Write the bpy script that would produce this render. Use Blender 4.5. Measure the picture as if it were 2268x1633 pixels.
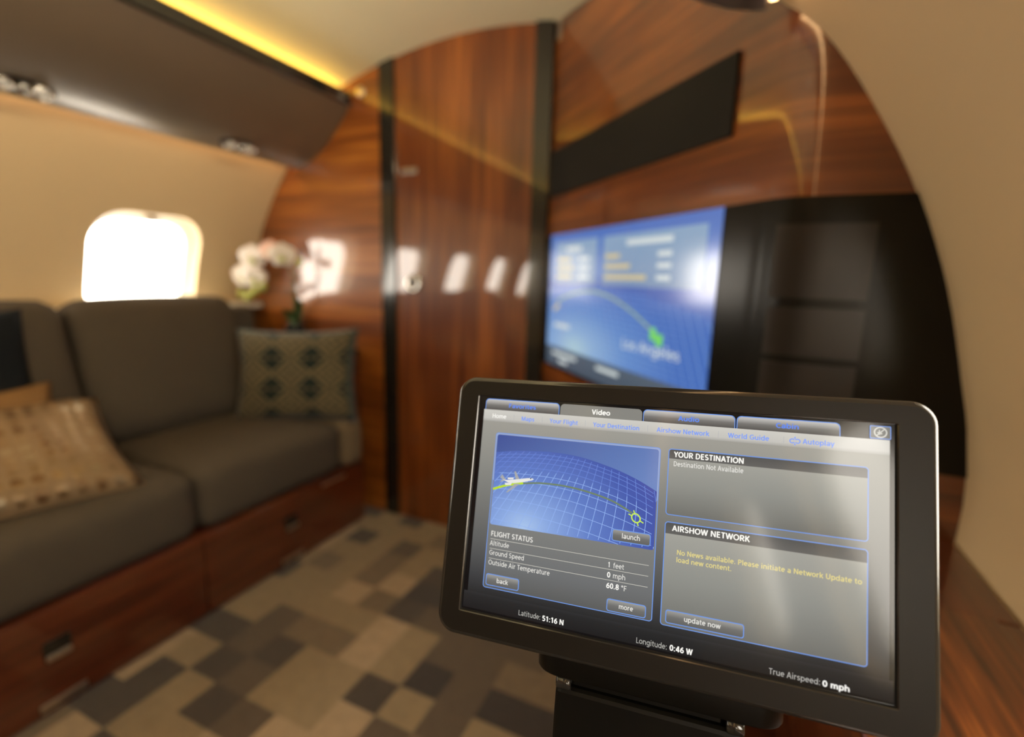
import bpy, bmesh, math, random
from mathutils import Matrix, Vector

for o in list(bpy.data.objects):
    bpy.data.objects.remove(o, do_unlink=True)
scene = bpy.context.scene
COL = scene.collection
random.seed(7)

# ------------------------------------------------------------------ camera
CAM_H = 1.02
cam_data = bpy.data.cameras.new('camera')
cam = bpy.data.objects.new('camera', cam_data)
COL.objects.link(cam)
R = ((0.9117612, 0.4096526, 0.0296017), (-0.1007707, 0.1532500, 0.9830360), (-0.3981668, 0.8992770, -0.1810084))
m = Matrix(((R[0][0], R[1][0], -R[2][0], 0), (R[0][1], R[1][1], -R[2][1], 0), (R[0][2], R[1][2], -R[2][2], CAM_H), (0, 0, 0, 1)))
cam.matrix_world = m
cam_data.sensor_width = 36.0
cam_data.sensor_fit = 'HORIZONTAL'
cam_data.lens = 1097.0 / 2268.0 * 36.0
cam_data.clip_start = 0.01
cam_data.dof.use_dof = True
cam_data.dof.focus_distance = 0.278
cam_data.dof.aperture_fstop = 2.8
scene.camera = cam

# ------------------------------------------------------------------ world, exposure
world = bpy.data.worlds.new('overcast_sky')
scene.world = world
world.use_nodes = True
bg = world.node_tree.nodes['Background']
bg.inputs['Color'].default_value = (1.0, 0.91, 0.78, 1)
bg.inputs['Strength'].default_value = 14.0
scene.view_settings.view_transform = 'Standard'
scene.view_settings.look = 'None'
scene.view_settings.exposure = 0.0
scene.view_settings.gamma = 1.0
scene.view_settings.use_curve_mapping = False
COVE_STRENGTH = 16.0
DOWNLIGHT_FILL_W = 0.4
CEILING_FILL_W = 32.0

# ------------------------------------------------------------------ dimensions
XC = -0.875            # cabin centre line
YB = 1.627             # front partition
YR = 0.94              # partition behind the side ledge
YE = -2.6              # rear end of what is built
WALL = [(1.15, 0.0), (1.19, 0.3), (1.226, 0.64), (1.215, 0.79), (1.193, 0.889), (1.157, 1.022), (1.105, 1.155), (1.043, 1.27), (0.977, 1.37), (0.912, 1.445), (0.875, 1.48)]
def ceil_z(d):
    d = abs(d)
    return 1.838 - 0.3 * d * d
WIN_Y = [1.16, 0.445, -0.265, -0.975, -1.685]

# ------------------------------------------------------------------ node helpers
def nt(mat):
    return mat.node_tree.nodes, mat.node_tree.links

def mat(name, color=(0.5, 0.5, 0.5), rough=0.5, metal=0.0, coat=0.0, spec=0.5, emit=None, estr=1.0, coat_rough=0.03, sheen=0.0):
    ma = bpy.data.materials.new(name)
    ma.use_nodes = True
    b = ma.node_tree.nodes['Principled BSDF']
    b.inputs['Base Color'].default_value = (*color, 1)
    b.inputs['Roughness'].default_value = rough
    b.inputs['Metallic'].default_value = metal
    b.inputs['Specular IOR Level'].default_value = spec
    b.inputs['Coat Weight'].default_value = coat
    b.inputs['Coat Roughness'].default_value = coat_rough
    b.inputs['Sheen Weight'].default_value = sheen
    if emit:
        b.inputs['Emission Color'].default_value = (*emit, 1)
        b.inputs['Emission Strength'].default_value = estr
    return ma

def mathn(ma, op, a, b=None, c=None, clamp=False):
    n = ma.node_tree.nodes.new('ShaderNodeMath')
    n.operation = op
    n.use_clamp = clamp
    for i, v in enumerate((a, b, c)):
        if v is None:
            continue
        if isinstance(v, (int, float)):
            n.inputs[i].default_value = v
        else:
            ma.node_tree.links.new(v, n.inputs[i])
    return n.outputs[0]

def uvxy(ma):
    N, L = nt(ma)
    u = N.new('ShaderNodeUVMap')
    s = N.new('ShaderNodeSeparateXYZ')
    L.new(u.outputs[0], s.inputs[0])
    return u.outputs[0], s.outputs[0], s.outputs[1]

def ramp(ma, fac, stops, interp='LINEAR'):
    N, L = nt(ma)
    r = N.new('ShaderNodeValToRGB')
    r.color_ramp.interpolation = interp
    els = r.color_ramp.elements
    while len(els) < len(stops):
        els.new(0.5)
    for e, (p, c) in zip(els, stops):
        e.position = p
        e.color = (*c, 1)
    L.new(fac, r.inputs[0])
    return r.outputs[0]

def mixc(ma, fac, a, b, mode='MIX'):
    N, L = nt(ma)
    n = N.new('ShaderNodeMix')
    n.data_type = 'RGBA'
    n.blend_type = mode
    for v, i in ((fac, 0), (a, 6), (b, 7)):
        if isinstance(v, (int, float)):
            n.inputs[i].default_value = v
        elif isinstance(v, tuple):
            n.inputs[i].default_value = (*v, 1)
        else:
            L.new(v, n.inputs[i])
    return n.outputs[2]

def noise(ma, vec, scale=(1, 1, 1), sc=5.0, detail=3.0, dist=0.0, rough=0.5):
    N, L = nt(ma)
    mp = N.new('ShaderNodeMapping')
    mp.inputs['Scale'].default_value = scale
    L.new(vec, mp.inputs[0])
    n = N.new('ShaderNodeTexNoise')
    n.inputs['Scale'].default_value = sc
    n.inputs['Detail'].default_value = detail
    n.inputs['Distortion'].default_value = dist
    n.inputs['Roughness'].default_value = rough
    L.new(mp.outputs[0], n.inputs['Vector'])
    return n.outputs[0]

def bump(ma, h, strength=0.2, dist=0.002):
    N, L = nt(ma)
    b = N.new('ShaderNodeBump')
    b.inputs['Strength'].default_value = strength
    b.inputs['Distance'].default_value = dist
    L.new(h, b.inputs['Height'])
    L.new(b.outputs[0], N['Principled BSDF'].inputs['Normal'])

def setcol(ma, sock):
    ma.node_tree.links.new(sock, ma.node_tree.nodes['Principled BSDF'].inputs['Base Color'])

def lin(r, g, b):
    f = lambda c: (c / 255 / 12.92) if c / 255 <= 0.04045 else ((c / 255 + 0.055) / 1.055) ** 2.4
    return (f(r), f(g), f(b))

# ------------------------------------------------------------------ materials
def wood(name, dark, mid, light, rough=0.1, band=9.0, spread=0.13):
    ma = mat(name, mid, rough=0.32, coat=1.0, spec=0.4, coat_rough=0.035)
    ma.node_tree.nodes['Principled BSDF'].inputs['Coat IOR'].default_value = 1.62
    uv, u, v = uvxy(ma)
    big = noise(ma, uv, (0.12, 1.0, 1), band, 3, 0.5)
    fine = noise(ma, uv, (0.5, 22.0, 1), 6.0, 4, 0.3, 0.6)
    med = noise(ma, uv, (0.22, 5.0, 1), 7.0, 3, 0.6)
    f = mathn(ma, 'ADD', mathn(ma, 'MULTIPLY', big, 0.42), mathn(ma, 'MULTIPLY', fine, 0.22))
    f = mathn(ma, 'ADD', f, mathn(ma, 'MULTIPLY', med, 0.36))
    c = ramp(ma, f, [(0.5 - spread, dark), (0.5, mid), (0.5 + spread, light)])
    setcol(ma, c)
    return ma

M = {}
M['wood'] = wood('walnut_veneer', (0.060, 0.0120, 0.0020), (0.150, 0.036, 0.0055), (0.30, 0.090, 0.0135))
M['wood_ledge'] = wood('ledge_veneer', (0.030, 0.0065, 0.0014), (0.115, 0.027, 0.0046), (0.30, 0.092, 0.015), band=22.0, spread=0.085)
M['wood_window_lit'] = wood('window_lit_walnut_veneer', (0.090, 0.0195, 0.0030), (0.225, 0.062, 0.0085), (0.42, 0.145, 0.020))  # lighter walnut copy; window light on the left partition is in the colour
M['wood_red_shade'] = wood('shaded_red_walnut', (0.040, 0.0075, 0.0025), (0.090, 0.0175, 0.005), (0.150, 0.036, 0.009))  # dark copy of the walnut; shade on the sofa base is in the colour
M['liner'] = mat('cream_liner', (0.63, 0.485, 0.295), 0.62, spec=0.25)
_, = (0,)
N_, L_ = nt(M['liner'])
tc = N_.new('ShaderNodeTexCoord')
nz = noise(M['liner'], tc.outputs['Object'], (1, 1, 1), 320, 2)
bump(M['liner'], nz, 0.08, 0.0006)
M['ceiling'] = mat('pale_ceiling_liner', (0.86, 0.80, 0.58), 0.6, spec=0.25)
M['window_white'] = mat('ivory_window_surround', (0.80, 0.75, 0.62), 0.4)
M['bin'] = mat('brown_satin_panel', (0.105, 0.076, 0.052), 0.42, spec=0.8, coat=0.7, coat_rough=0.30)
M['black'] = mat('gloss_black_trim', (0.012, 0.011, 0.009), 0.16, spec=0.6, coat=0.5)
M['black_glass'] = mat('smoked_black_glass', (0.0085, 0.0078, 0.0062), 0.22, spec=0.16)
M['black_cloth'] = mat('black_speaker_cloth', (0.012, 0.0105, 0.0085), 0.8, spec=0.2)
M['inset'] = mat('dark_glass_inset', (0.016, 0.0125, 0.0095), 0.3, spec=0.3)
M['metal'] = mat('brushed_nickel', (0.62, 0.56, 0.50), 0.28, 1.0)
M['chrome'] = mat('polished_chrome', (0.75, 0.72, 0.68), 0.1, 1.0)
M['rim'] = mat('gloss_dark_rim', (0.02, 0.019, 0.017), 0.12, spec=0.8)
M['bezel'] = mat('satin_black_bezel', (0.0095, 0.0080, 0.0060), 0.42, spec=0.22)
M['bezel_low'] = mat('black_bracket', (0.0040, 0.0038, 0.0030), 0.38, spec=0.16)
M['lamp_lens'] = mat('frosted_lamp_lens', (0.75, 0.74, 0.70), 0.25)
M['led'] = mat('amber_led_strip', (0.8, 0.7, 0.4), 0.5, emit=(1.0, 0.60, 0.08), estr=COVE_STRENGTH)
M['led_white'] = mat('warm_white_led_strip', (0.8, 0.75, 0.6), 0.5, emit=(1.0, 0.80, 0.52), estr=60.0)
M['led_wash'] = mat('wall_wash_led', (0.8, 0.75, 0.6), 0.5, emit=(1.0, 0.60, 0.27), estr=10.5)
M['down'] = mat('fill_downlight_lens', (0.8, 0.8, 0.8), 0.4, emit=(1.0, 0.80, 0.52), estr=2.5)
M['pot'] = mat('black_glazed_pot', (0.012, 0.011, 0.010), 0.2)
M['petal'] = mat('orchid_petal', (0.86, 0.80, 0.74), 0.55)
M['petal_pink'] = mat('orchid_petal_blush', (0.80, 0.52, 0.42), 0.55)
M['bud'] = mat('orchid_bud_green', (0.42, 0.44, 0.10), 0.5)
M['leaf'] = mat('orchid_leaf', (0.030, 0.075, 0.022), 0.35)
M['stem'] = mat('orchid_stem', (0.10, 0.11, 0.03), 0.5)
M['navy'] = mat('dark_navy_fabric', (0.012, 0.014, 0.017), 0.95, spec=0.05)

def fabric(name, base, alt, sc=900):
    ma = mat(name, base, 0.95, spec=0.06, sheen=0.0)
    N, L = nt(ma)
    t = N.new('ShaderNodeTexCoord')
    f = noise(ma, t.outputs['Object'], (1, 1, 1), sc, 2)
    g = noise(ma, t.outputs['Object'], (1, 1, 1), 12, 3)
    c = mixc(ma, f, base, alt)
    c = mixc(ma, mathn(ma, 'MULTIPLY', g, 0.35), c, alt)
    setcol(ma, c)
    bump(ma, f, 0.25, 0.0008)
    return ma
M['sofa'] = fabric('taupe_upholstery', (0.066, 0.054, 0.040), (0.090, 0.075, 0.057))
M['seat_lit'] = fabric('lit_seat_upholstery', (0.150, 0.110, 0.066), (0.19, 0.145, 0.09))  # lighter copy of the seat fabric; light on its end is in the colour

def carpet():
    ma = mat('checked_carpet', (0.3, 0.25, 0.2), 0.95, spec=0.05, sheen=0.3)
    N, L = nt(ma)
    a = N.new('ShaderNodeAttribute')
    a.attribute_name = 'tone'
    t = N.new('ShaderNodeTexCoord')
    f = noise(ma, t.outputs['Object'], (1, 1, 1), 420, 3, 0, 0.7)
    g = noise(ma, t.outputs['Object'], (1, 1, 1), 30, 3)
    k = mathn(ma, 'ADD', mathn(ma, 'MULTIPLY', f, 0.35), mathn(ma, 'MULTIPLY', g, 0.35))
    k = mathn(ma, 'ADD', k, 0.42)
    N2 = N.new('ShaderNodeVectorMath')
    N2.operation = 'SCALE'
    L.new(a.outputs['Color'], N2.inputs[0])
    L.new(k, N2.inputs['Scale'])
    setcol(ma, N2.outputs[0])
    bump(ma, f, 0.6, 0.004)
    return ma
M['carpet'] = carpet()

def diamond_fabric():
    ma = mat('teal_diamond_weave', (0.1, 0.1, 0.07), 0.85, spec=0.15, sheen=0.2)
    uv, u, v = uvxy(ma)
    p = mathn(ma, 'ABSOLUTE', mathn(ma, 'SUBTRACT', mathn(ma, 'FRACT', mathn(ma, 'MULTIPLY', u, 3.0)), 0.5))
    q = mathn(ma, 'ABSOLUTE', mathn(ma, 'SUBTRACT', mathn(ma, 'FRACT', mathn(ma, 'MULTIPLY', v, 2.9)), 0.5))
    d = mathn(ma, 'ADD', p, mathn(ma, 'MULTIPLY', q, 0.9))
    rings = mathn(ma, 'MULTIPLY', mathn(ma, 'ADD', mathn(ma, 'SINE', mathn(ma, 'MULTIPLY', d, 27.0)), 1.0), 0.5)
    base = mixc(ma, rings, (0.042, 0.037, 0.023), (0.150, 0.122, 0.066))
    corner = mathn(ma, 'MULTIPLY', mathn(ma, 'GREATER_THAN', d, 0.56), mathn(ma, 'LESS_THAN', q, 0.46))
    base = mixc(ma, corner, base, (0.010, 0.017, 0.015))
    eu = mathn(ma, 'ABSOLUTE', mathn(ma, 'SUBTRACT', u, 0.5))
    ev = mathn(ma, 'ABSOLUTE', mathn(ma, 'SUBTRACT', v, 0.5))
    edge = mathn(ma, 'GREATER_THAN', mathn(ma, 'MAXIMUM', eu, ev), 0.462)
    base = mixc(ma, edge, base, (0.050, 0.064, 0.054))
    setcol(ma, base)
    return ma
M['diamond'] = diamond_fabric()

def sequin_fabric():
    ma = mat('tan_dotted_weave', (0.3, 0.2, 0.1), 0.55, spec=0.4)
    uv, u, v = uvxy(ma)
    p = mathn(ma, 'SUBTRACT', mathn(ma, 'FRACT', mathn(ma, 'MULTIPLY', u, 13.0)), 0.5)
    q = mathn(ma, 'SUBTRACT', mathn(ma, 'FRACT', mathn(ma, 'MULTIPLY', v, 11.0)), 0.5)
    r = mathn(ma, 'SQRT', mathn(ma, 'ADD', mathn(ma, 'MULTIPLY', p, p), mathn(ma, 'MULTIPLY', q, q)))
    dot = mathn(ma, 'LESS_THAN', r, 0.34)
    n = noise(ma, uv, (1, 1, 1), 4.0, 2)
    dotc = ramp(ma, n, [(0.36, (0.13, 0.066, 0.025)), (0.46, (0.24, 0.15, 0.07)), (0.62, (0.34, 0.27, 0.17))])
    setcol(ma, mixc(ma, dot, (0.25, 0.165, 0.085), dotc))
    N, L = nt(ma)
    L.new(mathn(ma, 'MULTIPLY', dot, 0.7), N['Principled BSDF'].inputs['Metallic'])
    L.new(mathn(ma, 'SUBTRACT', 0.8, mathn(ma, 'MULTIPLY', dot, 0.45)), N['Principled BSDF'].inputs['Roughness'])
    return ma
M['sequin'] = sequin_fabric()
M['ochre'] = fabric('ochre_upholstery', (0.20, 0.105, 0.040), (0.26, 0.15, 0.065))

def pane_mat():
    ma = bpy.data.materials.new('window_pane')
    ma.use_nodes = True
    N, L = nt(ma)
    N.clear()
    o = N.new('ShaderNodeOutputMaterial')
    mx = N.new('ShaderNodeMixShader')
    t = N.new('ShaderNodeBsdfTransparent')
    g = N.new('ShaderNodeBsdfGlossy')
    g.inputs['Roughness'].default_value = 0.02
    mx.inputs[0].default_value = 0.05
    L.new(t.outputs[0], mx.inputs[1])
    L.new(g.outputs[0], mx.inputs[2])
    L.new(mx.outputs[0], o.inputs[0])
    return ma
M['pane'] = pane_mat()

# ------------------------------------------------------------------ mesh helpers
def mk(name, V, F, ma, parent=None, off=(0, 0, 0), uv=None, smooth=False, kind=None, label=None, cat=None, group=None):
    me = bpy.data.meshes.new(name)
    me.from_pydata([(v[0] - off[0], v[1] - off[1], v[2] - off[2]) for v in V], [], F)
    me.update()
    if uv is not None:
        l = me.uv_layers.new(name='UVMap')
        for lp in me.loops:
            l.data[lp.index].uv = uv[lp.vertex_index]
    if ma is not None:
        me.materials.append(ma)
    if smooth:
        for p in me.polygons:
            p.use_smooth = True
    o = bpy.data.objects.new(name, me)
    COL.objects.link(o)
    if parent is not None:
        o.parent = parent
    elif off != (0, 0, 0):
        o.location = off
    tag(o, label, cat, group, kind)
    return o

def tag(o, label=None, cat=None, group=None, kind=None):
    if label:
        o['label'] = label
    if cat:
        o['category'] = cat
    if group:
        o['group'] = group
    if kind:
        o['kind'] = kind
    return o

def empty(name, loc, label, cat, group=None):
    o = bpy.data.objects.new(name, None)
    o.location = loc
    o.empty_display_size = 0.05
    COL.objects.link(o)
    return tag(o, label, cat, group)

def grain_uv(V, axis):
    out = []
    for v in V:
        a = v[axis]
        oth = [v[i] for i in range(3) if i != axis]
        out.append((a, oth[0] * 0.83 + oth[1]))
    return out

def fix(o):
    bm = bmesh.new()
    bm.from_mesh(o.data)
    bmesh.ops.recalc_face_normals(bm, faces=bm.faces)
    bm.to_mesh(o.data)
    bm.free()
    return o

def box(name, lo, hi, ma, parent=None, off=(0, 0, 0), bev=0.0, axis=None, seg=2, **kw):
    bm = bmesh.new()
    bmesh.ops.create_cube(bm, size=1)
    for v in bm.verts:
        v.co = Vector([lo[i] + (v.co[i] + 0.5) * (hi[i] - lo[i]) for i in range(3)])
    if bev:
        bmesh.ops.bevel(bm, geom=list(bm.edges), offset=bev, segments=seg, affect='EDGES', profile=0.5)
    V = [tuple(v.co) for v in bm.verts]
    bm.verts.index_update()
    F = [[v.index for v in f.verts] for f in bm.faces]
    bm.free()
    uv = grain_uv(V, axis) if axis is not None else None
    return mk(name, V, F, ma, parent, off, uv, smooth=False, **kw)

def prism_y(name, prof, y0, y1, ma, parent=None, off=(0, 0, 0), axis=None, smooth=False, **kw):
    n = len(prof)
    V = [(x, y0, z) for x, z in prof] + [(x, y1, z) for x, z in prof]
    F = [[i, (i + 1) % n, (i + 1) % n + n, i + n] for i in range(n)]
    F += [list(range(n))[::-1], list(range(n, 2 * n))]
    uv = grain_uv(V, axis) if axis is not None else None
    o = mk(name, V, F, ma, parent, off, uv, **kw)
    fix(o)
    if smooth:
        bm = bmesh.new()
        bm.from_mesh(o.data)
        for f in bm.faces:
            f.smooth = True
        for e in bm.edges:
            if len(e.link_faces) == 2 and e.calc_face_angle(0) > 0.6:
                e.smooth = False
        bm.to_mesh(o.data)
        bm.free()
    return o

def rounded_cushion(name, centre, half, r, ma, crown=(0, 0, 0), rot=None, n=14, parent=None, off=(0, 0, 0), **kw):
    bm = bmesh.new()
    bmesh.ops.create_cube(bm, size=2)
    bmesh.ops.subdivide_edges(bm, edges=list(bm.edges), cuts=n - 1, use_grid_fill=True)
    h = Vector(half)
    V = []
    for v in bm.verts:
        p = Vector([math.copysign(abs(c) ** 0.9, c) for c in v.co])
        a = Vector([p[i] * h[i] for i in range(3)])
        inner = Vector([max(-(h[i] - r), min(h[i] - r, a[i])) for i in range(3)])
        d = a - inner
        q = inner + (d.normalized() * r if d.length > 1e-9 else d)
        for i in range(3):
            j, k = (i + 1) % 3, (i + 2) % 3
            w = max(0, 1 - (a[j] / h[j]) ** 2) * max(0, 1 - (a[k] / h[k]) ** 2)
            q[i] += crown[i] * w * (a[i] / h[i])
        if rot is not None:
            q = rot @ q
        V.append(tuple(q + Vector(centre)))
    bm.verts.index_update()
    F = [[v.index for v in f.verts] for f in bm.faces]
    bm.free()
    return fix(mk(name, V, F, ma, parent, off, None, smooth=True, **kw))

def pillow(name, ma, centre, right, up, w, hgt, t, **kw):
    """a knife-edge throw pillow: centre, unit right and up vectors, half sizes"""
    right, up = Vector(right).normalized(), Vector(up).normalized()
    nrm = right.cross(up).normalized()
    n = 22
    V, UV, F = [], [], []
    for side in (1, -1):
        for j in range(n + 1):
            for i in range(n + 1):
                u, v = 2 * i / n - 1, 2 * j / n - 1
                uu = u * (1 - 0.085 * (1 - v * v))
                vv = v * (1 - 0.085 * (1 - u * u))
                th = t * (max(0, 1 - u ** 4) * max(0, 1 - v ** 4)) ** 0.55
                th += 0.004 * math.sin(7 * u + 3 * v) * (1 - u * u) * (1 - v * v)
                p = Vector(centre) + right * uu * w + up * vv * hgt + nrm * (side * th)
                V.append(tuple(p))
                UV.append(((u + 1) / 2, (v + 1) / 2))
        o = 0 if side == 1 else (n + 1) ** 2
        for j in range(n):
            for i in range(n):
                a = o + j * (n + 1) + i
                f = [a, a + 1, a + n + 2, a + n + 1]
                F.append(f if side == 1 else f[::-1])
    ob = mk(name, V, F, ma, None, tuple(centre), UV, smooth=True, **kw)
    bm = bmesh.new()
    bm.from_mesh(ob.data)
    bmesh.ops.remove_doubles(bm, verts=bm.verts, dist=0.0004)
    bm.to_mesh(ob.data)
    bm.free()
    return ob

def lathe(name, prof, centre, axis, ma, seg=24, **kw):
    """profile (r, h) turned about the given axis"""
    ax = Vector(axis).normalized()
    a = ax.orthogonal().normalized()
    b = ax.cross(a)
    V, F = [], []
    for r, h in prof:
        for k in range(seg):
            t = 2 * math.pi * k / seg
            V.append(tuple(Vector(centre) + ax * h + (a * math.cos(t) + b * math.sin(t)) * r))
    for i in range(len(prof) - 1):
        for k in range(seg):
            F.append([i * seg + k, i * seg + (k + 1) % seg, (i + 1) * seg + (k + 1) % seg, (i + 1) * seg + k])
    F.append(list(range(seg))[::-1])
    F.append([(len(prof) - 1) * seg + k for k in range(seg)])
    return fix(mk(name, V, F, ma, smooth=True, **kw))

def tube(name, pts, rad, ma, seg=8, **kw):
    P = [Vector(p) for p in pts]
    V, F = [], []
    for i, p in enumerate(P):
        d = (P[min(i + 1, len(P) - 1)] - P[max(i - 1, 0)]).normalized()
        a = d.cross(Vector((0.31, 0.2, 0.93))).normalized()
        b = d.cross(a)
        r = rad[i] if isinstance(rad, (list, tuple)) else rad
        for k in range(seg):
            t = 2 * math.pi * k / seg
            V.append(tuple(p + (a * math.cos(t) + b * math.sin(t)) * r))
    for i in range(len(P) - 1):
        for k in range(seg):
            F.append([i * seg + k, i * seg + (k + 1) % seg, (i + 1) * seg + (k + 1) % seg, (i + 1) * seg + k])
    F.append(list(range(seg))[::-1])
    F.append([(len(P) - 1) * seg + k for k in range(seg)])
    return fix(mk(name, V, F, ma, smooth=True, **kw))

def rrect(x0, y0, x1, y1, r, n=6):
    pts = []
    for cx_, cy_, a0 in ((x1 - r, y1 - r, 0), (x0 + r, y1 - r, 90), (x0 + r, y0 + r, 180), (x1 - r, y0 + r, 270)):
        for k in range(n + 1):
            a = math.radians(a0 + 90 * k / n)
            pts.append((cx_ + r * math.cos(a), cy_ + r * math.sin(a)))
    return pts

# ================================================================== the setting
# ---- carpet floor: a grid of woven squares, colour per square
GX, GY, PX, PY = -1.300, 0.595, 0.1045, 0.0965
TONES = [lin(74, 62, 50), lin(98, 82, 64), lin(126, 106, 80), lin(158, 136, 102), lin(184, 158, 124), lin(58, 48, 42)]
KNOWN = {(5, 2): 0, (0, 2): 0, (0, 1): 3, (1, 1): 0, (1, 3): 1, (1, 2): 1, (2, 2): 0, (2, 1): 1, (2, 0): 0, (3, 0): 1, (1, 0): 3, (0, 0): 0, (0, -1): 0, (1, -1): 3, (2, -1): 3,
         (3, 1): 3, (3, 2): 3, (4, 1): 3, (4, 0): 4, (5, 0): 4, (4, 2): 3, (4, 3): 4, (3, 3): 2, (2, 3): 2, (2, 4): 3, (3, 4): 3, (4, 4): 4, (5, 3): 3, (5, 1): 4, (5, 4): 3,
         (6, 2): 3, (6, 3): 5, (6, 4): 1, (7, 2): 1, (7, 3): 1, (6, 1): 1, (4, 5): 0, (5, 5): 1, (4, 6): 5, (5, 6): 5, (4, 7): 0, (5, 7): 1, (0, 8): 0, (2, 8): 1, (0, 3): 3, (0, 4): 3, (1, 4): 3, (0, 5): 3,
         (1, 5): 3, (2, 5): 4, (3, 5): 2, (0, 6): 2, (1, 6): 3, (2, 6): 2, (3, 6): 4, (0, 7): 3, (1, 7): 3, (2, 7): 2, (3, 7): 3, (1, 8): 3, (3, 8): 3, (4, 8): 3, (5, 8): 2, (0, 9): 3, (1, 9): 3, (2, 9): 3, (3, 9): 2,
         (8, 3): 5, (9, 3): 5, (8, 2): 3, (8, 4): 2, (7, 4): 1, (9, 2): 3, (8, 5): 1, (9, 5): 2, (7, 5): 1, (6, 5): 1}
V, F, tones = [], [], []
for i in range(-10, 18):
    for j in range(-34, 11):
        x0, y0 = GX + i * PX, GY + j * PY
        b = len(V)
        V += [(x0, y0, 0), (x0 + PX, y0, 0), (x0 + PX, y0 + PY, 0), (x0, y0 + PY, 0)]
        F.append([b, b + 1, b + 2, b + 3])
        if (i, j) in KNOWN:
            k = KNOWN[(i, j)]
        else:
            rr = random.random()
            k = (0 if rr < 0.25 else 1 if rr < 0.6 else 5 if rr < 0.75 else 2) if i >= 6 else (3 if rr < 0.4 else 2 if rr < 0.6 else 4 if rr < 0.75 else 0)
        tones.append(TONES[k])
floor = mk('floor', V, F, M['carpet'], kind='structure', label='carpet of beige and brown woven squares in the aisle')
att = floor.data.color_attributes.new('tone', 'FLOAT_COLOR', 'CORNER')
for p in floor.data.polygons:
    for li in p.loop_indices:
        att.data[li].color = (*tones[p.index], 1)

# ---- ceiling
cprof = [(d, ceil_z(d)) for d in [i * 0.06 for i in range(13)]]
cprof += [(0.80, 1.640), (0.90, 1.585), (0.98, 1.50), (1.00, 1.40)]
full = [(XC - d, z) for d, z in cprof[::-1]] + [(XC + d, z) for d, z in cprof[1:]]
n = len(full)
V, F = [], []
for y in (YE, YB + 0.03):
    for x, z in full:
        V.append((x, y, z))
for y in (YE, YB + 0.03):
    for x, z in full:
        V.append((x + (x - XC) * 0.03, y, z + 0.03))
for i in range(n - 1):
    F.append([i, i + 1, n + i + 1, n + i])
    F.append([2 * n + i, 3 * n + i, 3 * n + i + 1, 2 * n + i + 1])
o = fix(mk('ceiling', V, F, M['ceiling'], smooth=True, kind='structure', label='pale cream vaulted cabin ceiling'))

# ---- side walls with window openings
def side_wall(name, sgn, y0, y1, wins, label):
    inner = [(XC + sgn * d, z) for d, z in WALL]
    outer = [(XC + sgn * (d + 0.07), z + 0.012) for d, z in WALL]
    # refine the profile so the curve reads smooth
    def dens(p):
        out = []
        for a in range(len(p) - 1):
            for k in range(4):
                t = k / 4
                p0, p1, p2, p3 = p[max(a - 1, 0)], p[a], p[a + 1], p[min(a + 2, len(p) - 1)]
                out.append(tuple(0.5 * ((2 * p1[c]) + (-p0[c] + p2[c]) * t + (2 * p0[c] - 5 * p1[c] + 4 * p2[c] - p3[c]) * t * t + (-p0[c] + 3 * p1[c] - 3 * p2[c] + p3[c]) * t ** 3) for c in (0, 1)))
        out.append(p[-1])
        return out
    inner, outer = dens(inner), dens(outer)
    prof = inner + outer[::-1]
    w = prism_y(name, prof, y0, y1, M['liner'], smooth=False, kind='structure', label=label)
    cutters = []
    for yc in wins:
        pts = rrect(yc - 0.182, 0.815, yc + 0.205, 1.207, 0.105, 8)
        xa, xb = XC + sgn * 0.95, XC + sgn * 1.45
        V = [(xa, y, z) for y, z in pts] + [(xb, y, z) for y, z in pts]
        k = len(pts)
        F = [[i, (i + 1) % k, (i + 1) % k + k, i + k] for i in range(k)] + [list(range(k))[::-1], list(range(k, 2 * k))]
        c = fix(mk('cutter', V, F, None))
        cutters.append(c)
        md = w.modifiers.new('cut', 'BOOLEAN')
        md.operation = 'DIFFERENCE'
        md.object = c
        md.solver = 'EXACT'
    bpy.context.view_layer.update()
    dg = bpy.context.evaluated_depsgraph_get()
    me = bpy.data.meshes.new_from_object(w.evaluated_get(dg))
    old = w.data
    w.modifiers.clear()
    w.data = me
    for c in cutters:
        bpy.data.objects.remove(c, do_unlink=True)
    bm = bmesh.new()
    bm.from_mesh(w.data)
    bm.normal_update()
    for f in bm.faces:
        f.smooth = True
    for e in bm.edges:
        if len(e.link_faces) == 2 and e.calc_face_angle(0) > 0.5:
            e.smooth = False
    bm.to_mesh(w.data)
    bm.free()
    return w

wall_left = side_wall('wall_left', -1, YE, YB + 0.03, WIN_Y, 'curved cream sidewall behind the sofa')
RW = [0.36, -0.35, -1.06]
wall_right = side_wall('wall_right', 1, YE, YR + 0.03, RW, 'curved cream sidewall above the wooden ledge')

def wall_x(sgn, z):
    for (d0, z0), (d1, z1) in zip(WALL[:-1], WALL[1:]):
        if z0 <= z <= z1:
            return XC + sgn * (d0 + (d1 - d0) * (z - z0) / (z1 - z0))
    return XC + sgn * WALL[-1][0]

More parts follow.
